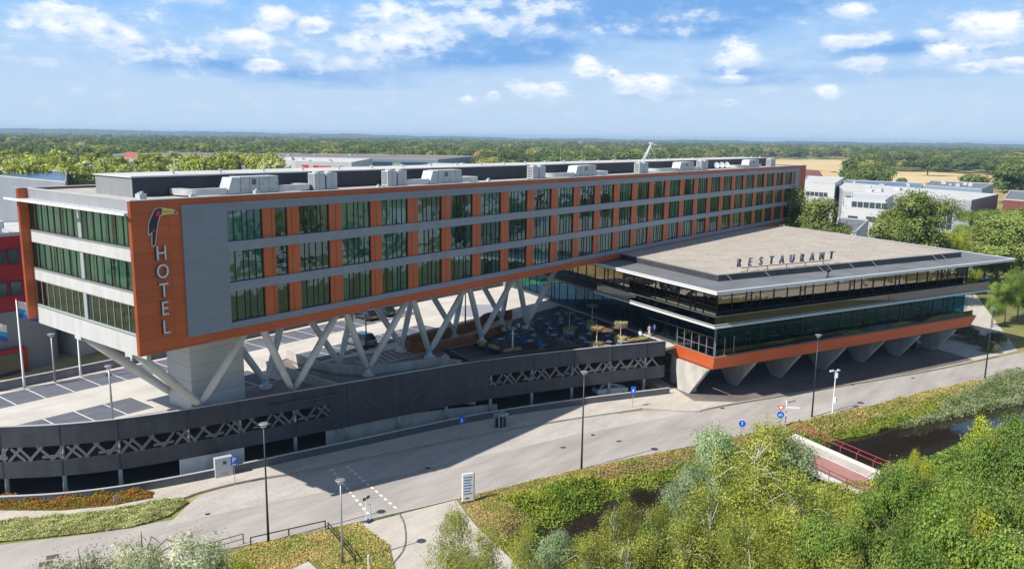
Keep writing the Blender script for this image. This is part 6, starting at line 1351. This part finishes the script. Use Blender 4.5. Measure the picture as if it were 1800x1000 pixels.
# ================================================================== TERRACE
tw = thing('terrace_screen', 'low black slatted wall round the dark terrace above the garage', 'screen', (47, 0, 0)); 
mb = MB(); mb.wall([(41.9, 4.6), (40.0, -.1)], 0, 1.5, .15); mb.wall([(40.0, -.15), (47.5, -2.9), (55.2, -6.3)], 0, 1.45, .15); mb.build('panel', BLACKM, tw); mb = MB(); mb.wall([(55.2, -6.3), (57.0, -1.4)], 0, 1.3, .12); mb.build('side_panel', mat('side_dark_timber', (.14, .11, .10), .8), tw)
cw_ = thing('corten_wall', 'long rust-brown board wall between the white columns and the terrace', 'wall', (50, 12, 0)); mb = MB(); mb.wall([(43.0, 13.4), (41.8, 11.4), (44.2, 9.6), (50.5, 8.2), (58.5, 9.2)], 0, 1.15, .25); mb.build('front_board', CORTEN, cw_); mb = MB(); mb.wall(spline([(43.0, 13.5), (50, 13.0), (57, 13.2), (62, 15.0), (66, 13.5)], 4), 0, 1.45, .25); mb.build('rear_board', CORTEN, cw_)
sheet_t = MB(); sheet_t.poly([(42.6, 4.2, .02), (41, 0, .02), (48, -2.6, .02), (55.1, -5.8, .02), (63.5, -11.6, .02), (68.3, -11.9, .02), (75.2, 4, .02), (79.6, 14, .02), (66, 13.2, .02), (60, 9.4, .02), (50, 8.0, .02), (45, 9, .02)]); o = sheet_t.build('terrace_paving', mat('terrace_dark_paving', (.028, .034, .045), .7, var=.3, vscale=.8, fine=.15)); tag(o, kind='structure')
CH = None
def make_chair():
    t = thing('terrace_chair', 'blue terrace chair', 'chair', group='blue terrace chairs'); mb = MB(); mb.box(-.24, .24, -.24, .24, .42, .47); mb.build('seat', BLUEP, t, bevel=.015); mb = MB(); mb.hexa([(-.24, .2, .47), (.24, .2, .47), (.24, .24, .47), (-.24, .24, .47)], [(-.22, .30, .9), (.22, .30, .9), (.22, .34, .9), (-.22, .34, .9)]); mb.build('backrest', BLUEP, t)
    for a in (-1, 1):
        for b in (-1, 1): mb = MB(); mb.tube([(a*.2, b*.2, .42), (a*.23, b*.23, 0)], .018, 6); mb.build('leg', GREYM, t)
    return t
ch0 = make_chair(); used = False
def make_table():
    t = thing('terrace_table', 'small pale terrace table among the blue chairs', 'table', group='terrace tables'); mb = MB(); mb.box(-.4, .4, -.4, .4, .70, .745); mb.build('table_top', mat('table_grey', (.35, .35, .36), .5), t, bevel=.01); mb = MB(); mb.tube([(0, 0, 0), (0, 0, .7)], .04, 8); mb.tube([(0, 0, 0), (0, 0, .03)], .25, 12); mb.build('pedestal', BLACKM, t); return t
tb0 = make_table(); first = True; rr = random.Random(17)
TB = [(57.5, 3.0), (59.5, 1.0), (61.8, -.3), (58.2, -.8), (60.6, -3.0), (63.4, -2.4), (62.5, 3.6), (65.3, 1.4), (66.6, 4.6), (64.7, 6.0), (60.2, 5.4), (61.3, -6.9), (62.8, -8.4), (65.4, -7.4), (66.0, -4.8), (56.2, 5.6), (54.6, 1.6), (52.8, 5.2), (68.0, 2.2), (68.9, 6.2), (67.4, -1.2), (70.6, 4.2), (63.4, 8.0), (58.8, 7.6), (66.6, 8.6), (71.2, 8.4), (56.9, -3.2), (59.3, -4.8), (64.2, -4.9)]
for i, (x, y) in enumerate(TB):
    g = 'terrace tables in the light' if y < -5 else 'terrace tables in the shade'; lb = 'small pale terrace table standing in the sunlit corner by the restaurant' if y < -5 else 'small pale terrace table standing in the shade under the hotel'
    if i == 0: tb = tb0; tb.location = (x, y, .02)
    else: tb = copy_tree(tb0, loc=(x, y, .02))
    tb['label'] = lb; tb['group'] = g
    for k in range(2 if i % 3 else 3):
        a = rr.uniform(0, 1)+k*2.1; cx, cy = x+.72*math.cos(a), y+.72*math.sin(a)
        c = ch0 if first else copy_tree(ch0); first = False; c.location = (cx, cy, .02); c.rotation_euler = (0, 0, a-math.pi/2)
        c['label'] = 'blue plastic terrace chair in the sunlit corner by the restaurant' if y < -5 else 'blue plastic terrace chair in the shade under the hotel'; c['group'] = 'blue chairs in the light' if y < -5 else 'blue chairs in the shade'
# planters with small umbrella trees
def planter(px, py, h, lab, leafm, name='planter_tree'):
    q = Zp(px, py, 0); x, y = q[0], q[1]; t = thing(name, lab, 'planter', (x, y, 0)); mb = MB(); mb.box(x-.6, x+.6, y-.6, y+.6, .02, .85); mb.build('planter', mat('planter_grey', (.30, .31, .32), .6), t, bevel=.02)
    rg = np.random.default_rng(int(px)); P = np.stack([x+rg.uniform(-.75, .75, 500), y+rg.uniform(-.75, .75, 500), .85+rg.random(500)*.4], 1); V, F = leaf_quads(P, np.tile([0, 0, .4], (500, 1)), .10, .3, rg); V = V-np.array([x, y, 0]); o = bpy.data.objects.new('grass_tuft', raw_mesh('grass_tuft', V, F, [LF_DRY])); COL.objects.link(o); o.parent = t
    mb = MB(); mb.tube([(x, y, .85), (x+.05, y, h*.8), (x, y, h)], [.06, .05, .04], 6)
    for k in range(9): a = k*.7; mb.tube([(x, y, h-.25+.06*(k % 3)), (x+.9*math.cos(a), y+.9*math.sin(a), h+.12*(k % 2))], [.035, .015], 5)
    mb.build('trunk', BARKW, t)
    n = 500; a = rg.uniform(0, 6.28, n); r = rg.uniform(0, 1, n)**.6*.95; P = np.stack([r*np.cos(a), r*np.sin(a), h-.15+rg.normal(size=n)*.14], 1); V, F = leaf_quads(P, np.tile([0, 0, .6], (n, 1)), .075, .5, rg); o = bpy.data.objects.new('crown', raw_mesh('crown', V, F, [leafm])); COL.objects.link(o); o.parent = t
planter(1048, 616, 3.2, 'planter with a thin orange-leaved tree in the sunlit terrace corner', LF_ORNG); planter(1090, 606, 3.2, 'planter with a thin pale-leaved tree beside the restaurant', LF_SAGE)
for i, (x, y, m_, lb) in enumerate(((58.5, 2.0, 'navy', 'dark folded parasol nearest the white pole on the terrace'), (63.0, 1.6, 'navy', 'dark folded parasol in the middle of the terrace'), (67.2, 3.4, 'navy', 'dark folded parasol close to the lobby glass'), (61.8, -5.8, 'brown', 'brown open parasol in the sunlit terrace corner'), (64.8, -6.2, 'brown', 'brown open parasol beside the pale-leaved tree'))):
    t = thing('parasol', lb, 'parasol', (x, y, 0)); mb = MB(); mb.tube([(x, y, 0), (x, y, 2.5)], .03, 6); mb.tube([(x, y, 0), (x, y, .06)], .3, 12); mb.build('pole', BLACKM, t); mb = MB()
    if m_ == 'navy': mb.tube([(x, y, 1.0), (x, y, 1.3), (x, y, 2.3), (x, y, 2.6)], [.05, .17, .12, .02], 10)
    else: mb.tube([(x, y, 2.05), (x, y, 2.12), (x, y, 2.5), (x, y, 2.55)], [1.3, 1.32, .15, .02], 8)
    mb.build('canopy', mat('parasol_'+m_, (.02, .03, .06) if m_ == 'navy' else (.13, .07, .05), .8), t)
planter(1000, 590, 3.4, 'shaded planter with a thin flat-topped tree in the middle of the terrace', LF_BOX); planter(1040, 578, 3.6, 'shaded planter tree closest to the restaurant glass', LF_BOX)
def grass_box(px, py, L, ang, lab):
    q = Zp(px, py, .5); x, y = q[0], q[1]; t = thing('grass_trough', lab, 'planter', (x, y, 0)); d = Vector((math.cos(ang), math.sin(ang))); n_ = Vector((-d.y, d.x)); C_ = lambda a, b: (x+d.x*a+n_.x*b, y+d.y*a+n_.y*b)
    mb = MB(); mb.prism([C_(-L/2, -.3), C_(L/2, -.3), C_(L/2, .3), C_(-L/2, .3)], .02, .6); mb.build('trough', BLACKM, t); rg = np.random.default_rng(int(px*3)); n = 700; a = rg.uniform(-L/2, L/2, n); b = rg.uniform(-.35, .35, n)
    P = np.stack([d.x*a+n_.x*b, d.y*a+n_.y*b, .6+rg.random(n)*.35], 1); V, F = leaf_quads(P, np.tile([0, 0, .4], (n, 1)), .10, .3, rg); o = bpy.data.objects.new('grass', raw_mesh('grass', V, F, [LF_DRY])); COL.objects.link(o); o.parent = t
grass_box(845, 607, 2.0, 1.0, 'black trough of dry grass nearest the rusty wall'); grass_box(868, 613, 2.0, 1.2, 'black trough of dry grass in the middle of the three'); grass_box(901, 618, 2.6, -.35, 'longer black trough of dry grass by the white pole')
for i, (px, py, lab) in enumerate(((1065, 612, 'grass-topped planter box in the light beside the orange-leaved tree'), (1112, 601, 'grass-topped planter box beside the garage parapet'), (1130, 598, 'grass-topped planter box nearest the orange trim'))): grass_box(px, py, 1.4, -.4, lab)
def bench(px, py, ang, lab):
    q = Zp(px, py, 0); t = thing('lounge_bench', lab, 'bench', (0, 0, 0)); mb = MB(); mb.box(-.9, .9, -.35, .35, .32, .40); mb.build('seat', BLUEP, t); mb = MB(); mb.hexa([(-.9, .30, .40), (.9, .30, .40), (.9, .36, .40), (-.9, .36, .40)], [(-.9, .55, .9), (.9, .55, .9), (.9, .60, .9), (-.9, .60, .9)]); mb.build('backrest', BLUEP, t)
    for a in (-.8, .8): mb = MB(); mb.box(a-.03, a+.03, -.3, .3, 0, .32); mb.build('leg', GREYM, t)
    t.location = (q[0], q[1], .02); t.rotation_euler = (0, 0, ang)
bench(955, 612, .3, 'bright blue lounge bench beside the black terrace screen'); bench(920, 603, 1.9, 'small blue lounge seat in the middle of the shaded terrace')
mb = MB(); 
for k in range(11): x = 56.5+k*.88; y = -6.6-.52*k; mb.bar((x, y, 0), (x, y, 1.15), .06)
mb.bar((56.5, -6.6, 1.1), (65.3, -11.8, 1.1), .05); mb.bar((56.5, -6.6, .6), (65.3, -11.8, .6), .03); tag(mb.build('terrace_railing', BLACKM), 'dark railing with thin posts along the sunlit terrace edge', 'railing')
# people on the terrace
def person(px, py, rz, top, trous, lab, sit=True, skin=(.45, .27, .19)):
    q = Zp(px, py, 0); t = thing('person', lab, 'person', (0, 0, 0)); me = bpy.data.meshes.new('body')
    if sit: J = {'pel': (0, 0, .52), 'sp': (0, .02, .75), 'ch': (0, .02, 1.0), 'nk': (0, 0, 1.13), 'hd': (0, -.03, 1.25), 'ht': (0, -.03, 1.36), 'kl': (.12, -.42, .50), 'kr': (-.12, -.42, .50), 'al': (.13, -.46, .07), 'ar': (-.13, -.46, .07), 'fl': (.13, -.62, .04), 'fr': (-.13, -.62, .04), 'sl': (.18, .01, 1.04), 'sr': (-.18, .01, 1.04), 'el': (.23, -.10, .78), 'er': (-.23, -.10, .78), 'hl': (.12, -.33, .72), 'hr': (-.12, -.33, .72)}
    else: J = {'pel': (0, 0, .95), 'sp': (0, 0, 1.15), 'ch': (0, 0, 1.36), 'nk': (0, 0, 1.50), 'hd': (0, -.02, 1.62), 'ht': (0, -.02, 1.74), 'kl': (.11, -.10, .50), 'kr': (-.10, .06, .50), 'al': (.12, -.02, .08), 'ar': (-.11, .20, .10), 'fl': (.13, -.18, .04), 'fr': (-.12, .06, .04), 'sl': (.19, 0, 1.42), 'sr': (-.19, 0, 1.42), 'el': (.25, .06, 1.15), 'er': (-.25, -.05, 1.15), 'hl': (.24, -.08, .92), 'hr': (-.24, -.2, .95)}
    K = list(J); E = [('pel', 'sp'), ('sp', 'ch'), ('ch', 'nk'), ('nk', 'hd'), ('hd', 'ht'), ('pel', 'kl'), ('pel', 'kr'), ('kl', 'al'), ('kr', 'ar'), ('al', 'fl'), ('ar', 'fr'), ('ch', 'sl'), ('ch', 'sr'), ('sl', 'el'), ('sr', 'er'), ('el', 'hl'), ('er', 'hr')]
    Rr = {'pel': .15, 'sp': .13, 'ch': .15, 'nk': .06, 'hd': .10, 'ht': .08, 'kl': .07, 'kr': .07, 'al': .045, 'ar': .045, 'fl': .035, 'fr': .035, 'sl': .065, 'sr': .065, 'el': .042, 'er': .042, 'hl': .035, 'hr': .035}
    me.from_pydata([J[k] for k in K], [(K.index(a), K.index(b)) for a, b in E], []); o = bpy.data.objects.new('body', me); COL.objects.link(o); o.parent = t
    sk = o.modifiers.new('skin', 'SKIN'); 
    for i, k in enumerate(K): me.skin_vertices[0].data[i].radius = (Rr[k], Rr[k]); me.skin_vertices[0].data[i].use_root = (k == 'pel')
    ss = o.modifiers.new('sub', 'SUBSURF'); ss.levels = 1; ss.render_levels = 1
    dg = bpy.context.evaluated_depsgraph_get(); em = bpy.data.meshes.new_from_object(o.evaluated_get(dg)); o.modifiers.clear(); o.data = em
    em.materials.clear(); em.materials.append(top); em.materials.append(trous); em.materials.append(mat('skin', skin, .6)); zc = .62 if sit else .98; zn = 1.10 if sit else 1.48
    for p in em.polygons:
        c = p.center; p.material_index = 2 if c.z > zn or (abs(c.x) > .2 and c.z < (.74 if sit else 1.0)) else (1 if c.z < zc else 0); p.use_smooth = True
    mb = MB(); zh = 1.36 if sit else 1.74; yh = -.02; n = 10
    for i in range(4):
        r_ = [.105, .115, .09, .03][i]; 
    mb.tube([(0, yh+.03, zh-.12), (0, yh+.02, zh-.02), (0, yh+.01, zh+.05), (0, yh, zh+.08)], [.105, .115, .085, .02], 10); mb.build('hair', mat('hair_brown', (.05, .03, .02), .7), t, smooth=True)
    t.location = (q[0], q[1], .02); t.rotation_euler = (0, 0, rz)
cy = mat('shirt_yellow', (.6, .55, .12), .8); cb = mat('shirt_blue', (.06, .08, .35), .8); cwt = mat('shirt_white', (.65, .66, .68), .8); jn = mat('jeans', (.03, .07, .2), .8); pk = mat('shirt_pink', (.6, .3, .3), .8)
person(883, 589, .4, cy, jn, 'person in a yellow top and jeans seated beside the rusty wall'); person(890, 587, 1.2, cb, jn, 'person in a dark blue shirt seated next to the yellow top'); person(911, 582, -.5, cwt, BLACKM, 'person in a white shirt seated near the last white column'); person(1141, 592, 2.2, pk, cwt, 'person in pink standing in the sunlit terrace corner', False); person(1150, 590, 1.0, cb, jn, 'person in blue standing by the restaurant wind screen', False); person(1080, 600, .4, mat('shirt_red', (.4, .05, .04), .8), jn, 'person in a red top seated between the two sunlit trees'); person(962, 596, 2.0, mat('shirt_grey', (.2, .2, .22), .8), BLACKM, 'person in grey seated in the shaded middle of the terrace'); person(1125, 596, -1, cwt, jn, 'person in white seated at the sunlit terrace edge')
# ================================================================== HAZE
mb = MB(); mb.box(-12800, 12800, -12800, 12800, -9.8, 48); hz = mb.build('haze', None) if False else None
me = bpy.data.meshes.new('haze'); me.from_pydata(mb.v, [], mb.f); hz = bpy.data.objects.new('haze', me); COL.objects.link(hz); tag(hz, kind='stuff'); hz.display_type = 'WIRE'
hm = bpy.data.materials.new('haze_air'); hm.use_nodes = True; N = hm.node_tree.nodes; L = hm.node_tree.links; N.clear(); out = N.new('ShaderNodeOutputMaterial'); pv_ = N.new('ShaderNodeVolumePrincipled'); pv_.inputs['Color'].default_value = (.56, .77, 1.0, 1); pv_.inputs['Density'].default_value = HAZE_D; pv_.inputs['Anisotropy'].default_value = .1
L.new(pv_.outputs[0], out.inputs['Volume']); hm.cycles.homogeneous_volume = True; me.materials.append(hm)
